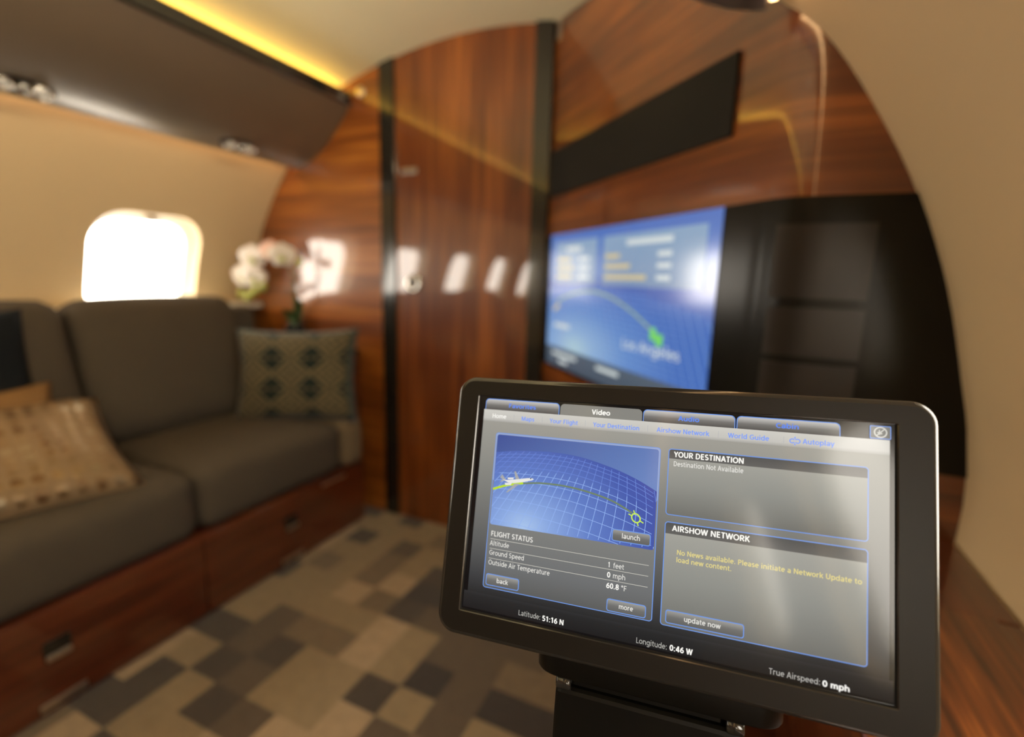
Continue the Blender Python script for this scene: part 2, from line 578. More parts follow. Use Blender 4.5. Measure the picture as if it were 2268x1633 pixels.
wn = 0
def window(sgn, yc, label):
    global wn
    wn += 1
    nm = 'window_%d' % wn
    root = empty(nm, (wall_x(sgn, 0.815), yc, 0.815), label, None)
    root['kind'] = 'structure'
    off = tuple(root.location)
    po = rrect(yc - 0.181, 0.816, yc + 0.204, 1.206, 0.104, 8)
    pi = rrect(yc - 0.158, 0.842, yc + 0.174, 1.183, 0.085, 8)
    k = len(po)
    xo = lambda z: wall_x(sgn, min(max(z, 0.82), 1.21)) + sgn * 0.030
    xi = lambda z: wall_x(sgn, min(max(z, 0.82), 1.21)) + sgn * 0.052
    V = [(xo(z), y, z) for y, z in po] + [(xi(z), y, z) for y, z in pi] + [(xi(z) + sgn * 0.02, y, z) for y, z in pi]
    F = [[i, (i + 1) % k, (i + 1) % k + k, i + k] for i in range(k)] + [[k + i, k + (i + 1) % k, 2 * k + (i + 1) % k, 2 * k + i] for i in range(k)]
    fix(mk('window_frame', V, F, M['window_white'], root, off, smooth=False))
    pp = rrect(yc - 0.159, 0.841, yc + 0.175, 1.184, 0.085, 8)
    V = [(xi(z) + sgn * 0.014, y, z) for y, z in pp] + [(xi(z) + sgn * 0.017, y, z) for y, z in pp]
    F = [list(range(k))[::-1], list(range(k, 2 * k))] + [[i, (i + 1) % k, (i + 1) % k + k, i + k] for i in range(k)]
    mk('pane', V, F, M['pane'], root, off)
    z = 1.186
    box('shade_tab', (min(xo(z), xi(z)) - 0.004, yc + 0.0, 1.180), (max(xo(z), xi(z)) + 0.004, yc + 0.045, 1.192), M['metal'], root, off, bev=0.003)
    # daylight portal in the opening (guides the sky's light, gives none of its own)
    ld = bpy.data.lights.new('window_portal', 'AREA')
    ld.shape = 'RECTANGLE'
    ld.size, ld.size_y = 0.40, 0.46
    ld.cycles.is_portal = True
    lo = bpy.data.objects.new('window_portal', ld)
    COL.objects.link(lo)
    lo.location = (wall_x(sgn, 1.0) + sgn * 0.11, yc, 1.015)
    lo.rotation_euler = (0, math.radians(90 if sgn < 0 else -90) * -1 * -1, 0)
    d = Vector((-sgn, 0, 0))
    lo.rotation_euler = d.to_track_quat('-Z', 'Y').to_euler()
    return root

names = ['bright rounded window above the sofa back, beside the orchid', 'second rounded window from the front on the sofa side', 'third rounded window from the front on the sofa side', 'fourth rounded window from the front on the sofa side', 'rearmost rounded window on the sofa side']
for y, l in zip(WIN_Y, names):
    window(-1, y, l)
for y, l in zip(RW, ['rounded window over the ledge beside the touchscreen', 'middle rounded window over the ledge', 'rearmost rounded window over the ledge']):
    window(1, y, l)

# ---- front partition (left panel, black seal strips, sliding door)
def top_z(x):
    d = abs(x - XC)
    if d <= 0.97:
        return ceil_z(d) + 0.012 if d < 0.75 else 1.66 - (d - 0.75) * 0.6
    for (d0, z0), (d1, z1) in zip(WALL[:-1], WALL[1:]):
        if d1 <= d <= d0:
            return max(z0, z0 + (z1 - z0) * (d - d0) / (d1 - d0)) + 0.02
    return 0.66

def panel(name, x0, x1, y, ma, grain, thick=0.03, lower=0.0, xcap=0.0, **kw):
    nx = max(2, int((x1 - x0) / 0.02))
    xs = [x0 + (x1 - x0) * i / nx for i in range(nx + 1)]
    V = []
    for yy in (y, y + thick):
        for x in xs:
            V.append((x, yy, lower))
        for x in xs:
            V.append((x, yy, top_z(x) - xcap))
    k = nx + 1
    F = []
    for i in range(nx):
        F.append([i, i + 1, k + i + 1, k + i])
        F.append([2 * k + i, 3 * k + i, 3 * k + i + 1, 2 * k + i + 1])
        F.append([k + i, k + i + 1, 3 * k + i + 1, 3 * k + i])
        F.append([i, 2 * k + i, 2 * k + i + 1, i + 1])
    F.append([0, k, 3 * k, 2 * k])
    F.append([nx, 2 * k + nx, 3 * k + nx, k + nx])
    uv = [((v[0], v[2]) if grain == 'x' else (v[2], v[0] * 1.0)) for v in V]
    return fix(mk(name, V, F, ma, uv=uv, **kw))

XS1, XS2, XS3, XS4 = -1.297, -1.232, -0.666, -0.606
wall_front = panel('wall_front', XC - 1.24, XS1, YB, M['wood_window_lit'], 'x', kind='structure', label='glossy walnut partition panel between sofa and first black strip')
trim1 = panel('trim_1', XS1, XS2, YB - 0.006, M['black'], 'z', thick=0.04, kind='structure', label='gloss black vertical strip left of the sliding door')
door = panel('door_1', XS2, XS3, YB + 0.004, M['wood'], 'z', kind='structure', label='glossy walnut sliding door with round ring pull')
trim2 = panel('trim_2', XS3, XS4, YB - 0.010, M['black'], 'z', thick=0.045, kind='structure', label='gloss black vertical strip beside the television')
def ring(name, c, axis, r0, r1, h, ma, **kw):
    return lathe(name, [(r0, 0), (r1, 0), (r1, h * 0.6), (r1 * 0.94, h), (r0 * 1.06, h), (r0, h * 0.6), (r0, 0.0)], c, axis, ma, 28, **kw)
pull = ring('ring_pull', (-1.150, YB + 0.004, 0.985), (0, -1, 0), 0.020, 0.036, 0.010, M['chrome'], parent=door)
lathe('pull_button', [(0.001, 0), (0.019, 0), (0.019, 0.003), (0.012, 0.007), (0.001, 0.007)], (-1.150, YB + 0.004, 0.985), (0, -1, 0), M['bin'], 20, parent=pull)
box('glint_plate', (-1.205, YB - 0.002, 1.392), (-1.135, YB + 0.005, 1.412), M['metal'], door, bev=0.002)  # metal plate standing in for a soft glint on the door gloss
lathe('glint_disc', [(0.001, 0), (0.020, 0), (0.020, 0.003), (0.012, 0.006), (0.001, 0.006)], (-1.388, YB, 1.700), (0, -1, 0), M['metal'], 20, parent=wall_front)  # metal disc in place of a round glint on the panel

# rear end of the cabin, behind the camera
panel('wall_back', XC - 1.24, XC + 1.24, YE - 0.03, M['wood'], 'x', kind='structure', label='walnut partition at the rear of the cabin')

# ---- media wall: flat, then a large-radius bend, then flat across to the right sidewall
P0 = Vector((-0.599, YB))
TU = Vector((0.690, -0.724)).normalized()
S1, TURN = 0.911, math.atan2(0.724, 0.690)
RAD = 0.038 / math.tan(TURN / 2)
S2 = S1 + RAD * TURN
def path(s, offs=0.0):
    """plan position on the media wall at arc length s, offs metres proud of it"""
    if s <= S1:
        p = P0 + TU * s
        t = TU
    elif s <= S2:
        a = (s - S1) / RAD
        c = P0 + TU * S1 + Vector((-TU.y, TU.x)) * RAD
        t = Vector((TU.x * math.cos(a) - TU.y * math.sin(a), TU.x * math.sin(a) + TU.y * math.cos(a)))
        p = c - Vector((-t.y, t.x)) * RAD
    else:
        a = TURN
        t = Vector((TU.x * math.cos(a) - TU.y * math.sin(a), TU.x * math.sin(a) + TU.y * math.cos(a)))
        c = P0 + TU * S1 + Vector((-TU.y, TU.x)) * RAD
        p = c - Vector((-t.y, t.x)) * RAD + t * (s - S2)
    nrm = Vector((t.y, -t.x))
    return p + nrm * offs

def wall_strip(name, s0, s1, z0, z1, ma, front=0.004, back=-0.02, parent=None, grain=True, **kw):
    ns = max(2, int((s1 - s0) / 0.02))
    ss = [s0 + (s1 - s0) * i / ns for i in range(ns + 1)]
    V, UV = [], []
    z_at = z1 if callable(z1) else (lambda x: z1)
    for offs in (front, back):
        for top in (0, 1):
            for s in ss:
                p = path(s, offs)
                z = z_at(p.x) if top else z0
                V.append((p.x, p.y, z))
                UV.append((s, z))
    k = ns + 1
    F = []
    for i in range(ns):
        F.append([i, i + 1, k + i + 1, k + i])
        F.append([2 * k + i, 3 * k + i, 3 * k + i + 1, 2 * k + i + 1])
        F.append([k + i, k + i + 1, 3 * k + i + 1, 3 * k + i])
        F.append([i, 2 * k + i, 2 * k + i + 1, i + 1])
    F.append([0, k, 3 * k, 2 * k])
    F.append([ns, 2 * k + ns, 3 * k + ns, k + ns])
    o = fix(mk(name, V, F, ma, parent, uv=UV, **kw))
    bm = bmesh.new()
    bm.from_mesh(o.data)
    for f in bm.faces:
        f.smooth = True
    for e in bm.edges:
        if len(e.link_faces) == 2 and e.calc_face_angle(0) > 0.6:
            e.smooth = False
    bm.to_mesh(o.data)
    bm.free()
    return o

SEND = S2 + (XC + 1.235) - path(S2).x
wall_media = wall_strip('wall_media', -0.03, SEND, 0.0, lambda x: min(top_z(x), 1.84), M['wood'], front=0.0, back=-0.02, kind='structure', label='glossy walnut wall curving from the television to the right sidewall')
box('glint_strip', (-0.012, -0.004, -0.035), (0.012, 0.003, 0.035), M['metal'], wall_media, bev=0.002)  # small metal piece that imitates an upright glint on the wall
ob = wall_media.children[0]
pp = path(0.018, 0.0)
ob.matrix_local = Matrix.Translation((pp.x, pp.y, 1.79)) @ Matrix.Rotation(math.atan2(TU.y, TU.x), 4, 'Z')

# black equipment band around the wall
band = empty('equipment_panel', (path(0.9).x, path(0.9).y, 0.735), 'long smoked black glass band around the television and bend of the walnut wall', 'panel')
bo = tuple(band.location)
def bandstrip(name, *a, **kw):
    kw.setdefault('back', 0.0006)
    o = wall_strip(name, *a, **kw)
    for v in o.data.vertices:
        v.co -= Vector(bo)
    o.parent = band
    return o
bandstrip('glass_left', 0.004, 0.042, 0.735, 1.160, M['black_glass'], front=0.006)
bandstrip('glass_right', 0.826, SEND - 0.004, 0.740, 1.160, M['black_glass'], front=0.006)
bandstrip('lower_edge', 0.042, 0.826, 0.728, 0.7365, M['black_glass'], front=0.006)
sA = 0.940
for z0, z1 in ((1.00, 1.118), (0.905, 0.985), (0.77, 0.893)):
    bandstrip('inset', sA, sA + 0.135, z0, z1, M['inset'], front=0.0085, back=0.0)

spk = wall_strip('speaker_grille', 0.012, 0.818, 1.283, 1.424, M['black_cloth'], front=0.008, back=0.0006, label='long black cloth speaker grille above the television', cat='speaker')

# ---- right side ledge
LZ = 0.634
XL = 0.150
led = empty('side_ledge', (XL, 0.0, 0.0), 'glossy wooden ledge cabinet along the right sidewall', 'ledge')
lo = (XL, 0.0, 0.0)
box('top', (XL - 0.01, YE + 0.02, LZ - 0.028), (wall_x(1, 0.606) - 0.001, 0.721, LZ), M['wood_ledge'], led, lo, bev=0.003, axis=1)
box('top_end', (XL - 0.01, 0.7235, LZ - 0.028), (wall_x(1, 0.606) - 0.001, YR - 0.001, LZ), M['wood_red_shade'], led, lo, bev=0.002, axis=1)
box('front_panel', (XL, YE + 0.02, 0.0), (XL + 0.02, YR - 0.001, LZ - 0.029), M['wood_red_shade'], led, lo, axis=1)
box('table_lid', (XL + 0.008, -0.30, LZ + 0.0004), (0.3205, 0.7185, LZ + 0.004), M['wood_ledge'], led, lo, bev=0.0015, axis=1)

# ================================================================== overhead bins with cove light
BIN = [(0.566, 1.657), (0.590, 1.628), (0.617, 1.596), (0.650, 1.560), (0.685, 1.529), (0.73, 1.494), (0.776, 1.466), (0.82, 1.449), (0.855, 1.441), (0.872, 1.440), (0.874, 1.456), (0.85, 1.53), (0.75, 1.62), (0.64, 1.665)]
def overhead(sgn, y1, label, lamps):
    root = empty('overhead_bin', (XC + sgn * 0.75, (y1 + YE) / 2, 1.44), label, 'overhead bin')
    off = tuple(root.location)
    body = prism_y('bin_panel', [(XC + sgn * d, z) for d, z in BIN], YE + 0.01, y1 - 0.002, M['bin'], root, off, smooth=True)
    box('edge_trim', (min(XC + sgn * 0.556, XC + sgn * 0.60), YE + 0.01, 1.655), (max(XC + sgn * 0.556, XC + sgn * 0.60), y1 - 0.002, 1.701), M['black'], root, off, bev=0.004)
    for yc in lamps:
        nrm = Vector((-sgn * -0.62 * -1, 0, -0.80))
        nrm = Vector((-sgn * 0.50, 0, -0.86)).normalized()
        c = Vector((XC + sgn * 0.800, yc, 1.4535))
        yv = Vector((0, 1, 0))
        # oval black recess with nozzle, two lamps and rims
        tang = yv
        side = nrm.cross(yv)
        pts = [(0.072 * math.cos(a) , 0.027 * math.sin(a)) for a in [2 * math.pi * k / 28 for k in range(28)]]
        V, F = [], []
        for h in (-0.004, 0.004):
            for a, b in pts:
                V.append(tuple(c + yv * a + side * b + nrm * h))
        k = len(pts)
        F = [[i, (i + 1) % k, (i + 1) % k + k, i + k] for i in range(k)] + [list(range(k))[::-1], list(range(k, 2 * k))]
        sp = fix(mk('service_panel', V, F, M['black'], root, off))
        for dy, r in ((-0.036, 0.021), (0.006, 0.016), (0.040, 0.024)):
            cc = c + yv * dy + nrm * 0.004
            ring('lamp_rim', tuple(cc), tuple(nrm), r * 0.72, r, 0.008, M['chrome'], parent=sp, off=off)
            lathe('lamp_lens', [(0.0005, 0), (r * 0.71, 0), (r * 0.6, 0.005), (0.0005, 0.007)], tuple(cc), tuple(nrm), M['lamp_lens'] if dy != 0.006 else M['black'], 20, parent=sp, off=off)
    a, b = XC + sgn * 0.876, XC + sgn * 0.886
    box('wash_strip', (min(a, b), YE + 0.02, 1.448), (max(a, b), y1 - 0.01, 1.453), M['led_wash'], root, off)
    return root
overhead(-1, YB, 'brown overhead bin panel with black edge above the sofa', (1.315, 0.715, 0.1))
overhead(1, YR, 'brown overhead bin panel above the wooden ledge', (0.1, -0.5))
for sgn, y1, l in ((-1, YB, 'amber light strip in the ceiling cove over the sofa'), (1, YR, 'warm white light strip in the ceiling cove over the ledge')):
    st = empty('cove_light', (XC + sgn * 0.655, (y1 + YE) / 2, 1.672), l, 'light strip')
    so = tuple(st.location)
    a, b = XC + sgn * 0.614, XC + sgn * 0.636
    box('strip_channel', (min(a, b) - 0.003, YE + 0.02, 1.680), (max(a, b) + 0.003, y1 - 0.01, 1.689), M['metal'], st, so)
    box('strip_lens', (min(a, b), YE + 0.02, 1.689), (max(a, b), y1 - 0.01, 1.699), M['led'] if sgn < 0 else M['led_white'], st, so, bev=0.003)

    if sgn > 0:  # extra area lamp, added to brighten the ceiling centre
        ld = bpy.data.lights.new('ceiling_fill', 'AREA')
        ld.shape = 'RECTANGLE'
        ld.size, ld.size_y = 0.012, 3.7
        ld.energy = CEILING_FILL_W
        ld.color = (1.0, 0.84, 0.56)
        lo_ = bpy.data.objects.new('ceiling_fill', ld)
        COL.objects.link(lo_)
        lo_.parent = st
        dv = Vector((-0.98, 0, 0.14))
        lo_.rotation_euler = Matrix((Vector((-dv.z, 0, dv.x)).normalized(), Vector((0, 1, 0)), -dv.normalized())).transposed().to_euler()
        lo_.location = (XC + 0.60 - so[0], -0.66 - so[1], 1.714 - so[2])

# made-up ceiling downlights out of view, added as warm fill
for x, y in ((XC, 0.55), (XC, -0.25), (XC, -1.05), (XC, -1.85)):
    which = {0.55: 'foremost', -0.25: 'second', -1.05: 'third', -1.85: 'rearmost'}[y]
    dl = empty('fill_downlight', (x, y, ceil_z(x - XC)), which + ' round warm downlight added as fill in the ceiling centre line', 'downlight')
    do = tuple(dl.location)
    ring('trim_ring', (x, y, ceil_z(x - XC) + 0.002), (0, 0, -1), 0.030, 0.042, 0.008, M['metal'], parent=dl, off=do)
    lathe('lens', [(0.0005, 0), (0.030, 0), (0.028, 0.004), (0.0005, 0.006)], (x, y, ceil_z(x - XC) + 0.002), (0, 0, -1), M['down'], 24, parent=dl, off=do)
    ld = bpy.data.lights.new('downlight_fill', 'SPOT')
    ld.energy = DOWNLIGHT_FILL_W * 4
    ld.color = (1.0, 0.78, 0.50)
    ld.spot_size = math.radians(150)
    ld.spot_blend = 1.0
    ld.shadow_soft_size = 0.03
    lo_ = bpy.data.objects.new('downlight_fill', ld)
    COL.objects.link(lo_)
    lo_.parent = dl
    lo_.location = (0, 0, -0.014)

# ================================================================== sofa
SX = -1.335
sofa = empty('sofa', (-1.70, 0.5, 0.0), 'long taupe three-seat divan with walnut drawer base along the left sidewall', 'sofa')
so = tuple(sofa.location)
XW = wall_x(-1, 0.2)
box('base', (XW + 0.02, -0.62, 0.0), (SX - 0.012, 1.53, 0.262), M['wood_red_shade'], sofa, so, axis=1)
for y0, y1, ly in ((0.848, 1.53, 1.155), (0.10, 0.845, 0.495), (-0.62, 0.097, -0.25)):
    dr = box('drawer', (SX - 0.012, y0, 0.012), (SX, y1, 0.258), M['wood_red_shade'], sofa, so, bev=0.003, axis=1)
    la = box('latch', (SX - 0.002, ly - 0.026, 0.135), (SX + 0.004, ly + 0.026, 0.182), M['black'], dr, so, bev=0.003)
    box('latch_bar', (SX + 0.003, ly - 0.024, 0.136), (SX + 0.010, ly + 0.024, 0.150), M['metal'], dr, so, bev=0.003)
    box('low_plate', (SX - 0.002, ly - 0.045, 0.016), (SX + 0.003, ly + 0.045, 0.036), M['metal'], dr, so, bev=0.002)  # small pale metal plate below the latch
box('pale_strip', (SX - 0.001, 1.30, 0.232), (SX + 0.004, 1.42, 0.240), M['metal'], sofa, so, bev=0.001)  # thin pale metal strip near the top of the base end
for y0, y1 in ((0.850, 1.412), (0.105, 0.846), (-0.61, 0.101)):
    rounded_cushion('seat_cushion', ((SX + 0.01 - 1.86) / 2, (y0 + y1) / 2, 0.358), ((1.86 + SX + 0.01) / 2, (y1 - y0) / 2, 0.096), 0.045, M['sofa'], (0.006, 0, 0.012), parent=sofa, off=so)
rounded_cushion('seat_end', ((SX + 0.016 - 1.86) / 2, 1.4665, 0.360), ((1.86 + SX + 0.016) / 2, 0.053, 0.094), 0.030, M['seat_lit'], (0, 0, 0.004), parent=sofa, off=so)  # end of the seat run, its brighter look painted in
tilt = Matrix.Rotation(math.radians(-14), 3, 'Y')
for y0, y1 in ((0.838, 1.395), (0.095, 0.826), (-0.61, 0.085)):
    rounded_cushion('back_cushion', (-1.885, (y0 + y1) / 2, 0.672), (0.085, (y1 - y0) / 2, 0.235), 0.055, M['sofa'], (0.022, 0.0, 0.012), rot=tilt, parent=sofa, off=so)
box('back_frame', (XW - 0.0, -0.61, 0.262), (-1.915, 1.53, 0.862), M['sofa'], sofa, so, bev=0.02)

sill = box('window_sill', (wall_x(-1, 0.87) - 0.012, -0.62, 0.850), (-1.985, YB - 0.001, 0.874), M['window_white'], bev=0.006, seg=3, kind='structure', label='pale sill ledge behind the sofa back under the windows')
sill.name = 'trim_3'

# end cabinet between sofa and partition, carries the orchid
endc = empty('end_cabinet', (-1.75, 1.58, 0.0), 'low dark walnut cabinet between sofa end and partition under the orchid', 'cabinet')
eo = tuple(endc.location)
box('cabinet_body', (-1.978, 1.534, 0.0), (-1.43, YB - 0.001, 0.688), M['wood_red_shade'], endc, eo, bev=0.002, axis=0)
box('cabinet_top', (-1.978, 1.531, 0.689), (-1.425, YB - 0.001, 0.705), M['black'], endc, eo, bev=0.003)

# ================================================================== pillows
upv = Vector((-0.10, 0.17, 0.95)).normalized()
pillow('throw_pillow', M['diamond'], (-1.525, 1.385, 0.622), (0.853, 0.40, 0.03), upv, 0.237, 0.182, 0.058, label='teal and olive diamond-patterned throw pillow standing at the sofa end', cat='pillow', group='throw pillows on the sofa')
pillow('throw_pillow', M['sequin'], (-1.575, 0.535, 0.545), (0.14, 0.98, -0.02), (-0.84, 0.18, 0.42), 0.24, 0.20, 0.06, label='tan dotted throw pillow with pale sheen lying in front on the seat', cat='pillow', group='throw pillows on the sofa')
pillow('throw_pillow', M['ochre'], (-1.70, 0.50, 0.580), (0.05, 1.0, 0.0), (-0.45, 0.0, 0.88), 0.22, 0.125, 0.04, label='ochre throw pillow tucked behind the tan dotted one', cat='pillow', group='throw pillows on the sofa')
pillow('throw_pillow', M['navy'], (-1.775, 0.475, 0.685), (0.04, 1.0, 0.0), (-0.27, 0.0, 0.96), 0.235, 0.215, 0.045, label='plain dark navy throw pillow against the sofa back', cat='pillow', group='throw pillows on the sofa')

# ================================================================== orchid
OX, OY, OZ = -1.735, 1.578, 0.705
orch = empty('orchid', (OX, OY, OZ), 'white orchid in a black pot beside the window, behind the diamond pillow', 'orchid')
oo = (OX, OY, OZ)
lathe('pot', [(0.001, 0), (0.030, 0), (0.036, 0.02), (0.040, 0.075), (0.043, 0.085), (0.040, 0.088), (0.036, 0.078), (0.001, 0.076)], (OX, OY, OZ), (0, 0, 1), M['pot'], 24, parent=orch, off=oo)
def leaf(base, tip, width, ma, name='leaf', bow=0.03):
    b, t = Vector(base), Vector(tip)
    d = t - b
    s = d.cross(Vector((0.8, -0.6, 0.0)).cross(d)).normalized() if False else Vector((0.8, 0.45, 0.1)).normalized()
    nrm = d.cross(s).normalized()
    V, F = [], []
    n = 10
    for layer in (0.0012, -0.0012):
        for i in range(n + 1):
            f = i / n
            w = width * math.sin(math.pi * min(1, 0.12 + 0.88 * f)) ** 0.8 + 0.002
            c = b + d * f + nrm * bow * math.sin(math.pi * f)
            V += [tuple(c - s * w + nrm * (0.006 + layer)), tuple(c + nrm * layer), tuple(c + s * w + nrm * (0.006 + layer))]
    o = 3 * (n + 1)
    for i in range(n):
        for c in (0, 1):
            a = 3 * i + c
            F.append([a, a + 1, a + 4, a + 3])
            F.append([o + a, o + a + 3, o + a + 4, o + a + 1])
    return mk(name, V, F, ma, orch, oo, smooth=True)
leaf((OX, OY, OZ + 0.075), (OX + 0.035, OY - 0.02, OZ + 0.205), 0.020, M['leaf'])
leaf((OX, OY, OZ + 0.075), (OX - 0.02, OY - 0.045, OZ + 0.15), 0.022, M['leaf'])
leaf((OX, OY, OZ + 0.075), (OX + 0.045, OY - 0.035, OZ + 0.12), 0.018, M['leaf'])
stem_pts = [(OX, OY, OZ + 0.07), (OX + 0.012, OY - 0.01, OZ + 0.18), (OX + 0.02, OY - 0.02, OZ + 0.30), (OX - 0.01, OY - 0.03, OZ + 0.375), (OX - 0.07, OY - 0.04, OZ + 0.39), (OX - 0.15, OY - 0.05, OZ + 0.35), (OX - 0.20, OY - 0.055, OZ + 0.29)]
tube('stem', stem_pts, 0.003, M['stem'], parent=orch, off=oo)
tube('stem', [(OX + 0.005, OY, OZ + 0.07), (OX + 0.02, OY - 0.01, OZ + 0.22), (OX + 0.045, OY - 0.02, OZ + 0.33), (OX + 0.075, OY - 0.03, OZ + 0.365)], 0.0025, M['stem'], parent=orch, off=oo)
def bloom(c, face, size, ma):
    f = Vector(face).normalized()
    a = f.cross(Vector((0, 0, 1))).normalized()
    b = a.cross(f)
    V, F = [], []
    def petal(ang, ln, w):
        d = a * math.cos(ang) + b * math.sin(ang)
        s = f.cross(d)
        base = len(V)
        for layer in (0.001, -0.001):
            for i in range(7):
                t = i / 6
                ww = w * (math.sin(math.pi * min(1.0, 0.1 + 0.9 * t)) ** 0.7) + 0.0015
                p = Vector(c) + d * ln * t + f * (0.012 * math.sin(math.pi * t * 0.8) - 0.006 * t)
                V.extend([tuple(p - s * ww - f * 0.004 + f * layer), tuple(p + f * layer), tuple(p + s * ww - f * 0.004 + f * layer)])
        for i in range(6):
            for k in (0, 1):
                q = base + 3 * i + k
                F.append([q, q + 1, q + 4, q + 3])
                F.append([q + 21, q + 24, q + 25, q + 22])
    for ang, ln, w in ((90, 1.0, 0.42), (20, 1.05, 0.62), (160, 1.05, 0.62), (-50, 0.9, 0.38), (230, 0.9, 0.38)):
        petal(math.radians(ang), size * ln, size * w)
    fl = mk('flower', V, F, ma, orch, oo, smooth=True)
    lathe('flower_lip', [(0.0005, 0), (size * 0.2, 0.004), (size * 0.26, 0.012), (size * 0.12, 0.02), (0.0005, 0.022)], tuple(Vector(c) - b * size * 0.18 + f * 0.004), tuple(f - b * 0.4), M['bud'], 10, parent=fl, off=oo)
bloom((-1.895, 1.52, 1.070), (0.55, -0.8, -0.1), 0.058, M['petal'])
bloom((-1.955, 1.52, 0.990), (0.35, -0.9, -0.15), 0.058, M['petal'])
bloom((-1.880, 1.51, 0.985), (0.65, -0.75, -0.2), 0.050, M['petal'])
bloom((-1.800, 1.53, 1.100), (0.45, -0.85, 0.0), 0.046, M['petal_pink'])
bloom((-1.735, 1.53, 1.080), (0.7, -0.7, 0.0), 0.055, M['petal'])
for q, r in (((-1.660, 1.55, 1.055), 0.014), ((-1.915, 1.50, 0.905), 0.018), ((-1.87, 1.50, 0.93), 0.017), ((-1.82, 1.50, 0.95), 0.015), ((-1.985, 1.52, 0.915), 0.015)):
    lathe('bud', [(0.0005, -r * 1.5), (r * 0.7, -r * 0.9), (r, 0), (r * 0.7, r * 0.9), (0.0005, r * 1.5)], q, (0.3, 0.1, 1), M['bud'], 12, parent=orch, off=oo)

# ================================================================== flat graphics helpers (for the two screens)
def screen_mat(name, stops, rough=0.10, spec=0.35, axis='v', strength=1.0):
    ma = mat(name, (0.004, 0.004, 0.004), rough, spec=spec)
    N, L = nt(ma)
    b = N['Principled BSDF']
    if len(stops) == 1:
        b.inputs['Emission Color'].default_value = (*stops[0][1], 1)
    else:
        uv, u, v = uvxy(ma)
        L.new(ramp(ma, v if axis == 'v' else u, stops), b.inputs['Emission Color'])
    b.inputs['Emission Strength'].default_value = strength
    return ma

def flat(name, pts, z, ma, parent, uvbox=None, frame=None):
    xs, ys = [p[0] for p in pts], [p[1] for p in pts]
    x0, x1, y0, y1 = uvbox or (min(xs), max(xs), min(ys), max(ys))
    V = [(p[0], p[1], z) for p in pts]
    uv = [((p[0] - x0) / (x1 - x0), (p[1] - y0) / (y1 - y0)) for p in pts]
    o = mk(name, V, [list(range(len(pts)))], ma, parent, uv=uv)
    if frame is not None:
        o.matrix_local = frame
    return o

def flat_multi(name, polys, z, ma, parent, frame=None):
    V, F = [], []
    for pts in polys:
        b = len(V)
        V += [(p[0], p[1], z) for p in pts]
        F.append(list(range(b, b + len(pts))))
    o = mk(name, V, F, ma, parent)
    if frame is not None:
        o.matrix_local = frame
    return o

def flat_each(name, polys, z, ma, parent):
    for pts in polys:
        flat(name, pts, z, ma, parent)

def ring_polys(x0, y0, x1, y1, r, w):
    a, b = rrect(x0, y0, x1, y1, r), rrect(x0 + w, y0 + w, x1 - w, y1 - w, max(r - w, 0.0002))
    k = len(a)
    return [[a[i], a[(i + 1) % k], b[(i + 1) % k], b[i]] for i in range(k)]

def stroke(pts, w):
    P = [Vector(p) for p in pts]
    out = []
    L, Rr = [], []
    for i, p in enumerate(P):
        d = (P[min(i + 1, len(P) - 1)] - P[max(i - 1, 0)]).normalized()
        nn = Vector((-d.y, d.x)) * (w / 2)
        L.append(p + nn)
        Rr.append(p - nn)
    for i in range(len(P) - 1):
        out.append([tuple(Rr[i]), tuple(Rr[i + 1]), tuple(L[i + 1]), tuple(L[i])])
    return out

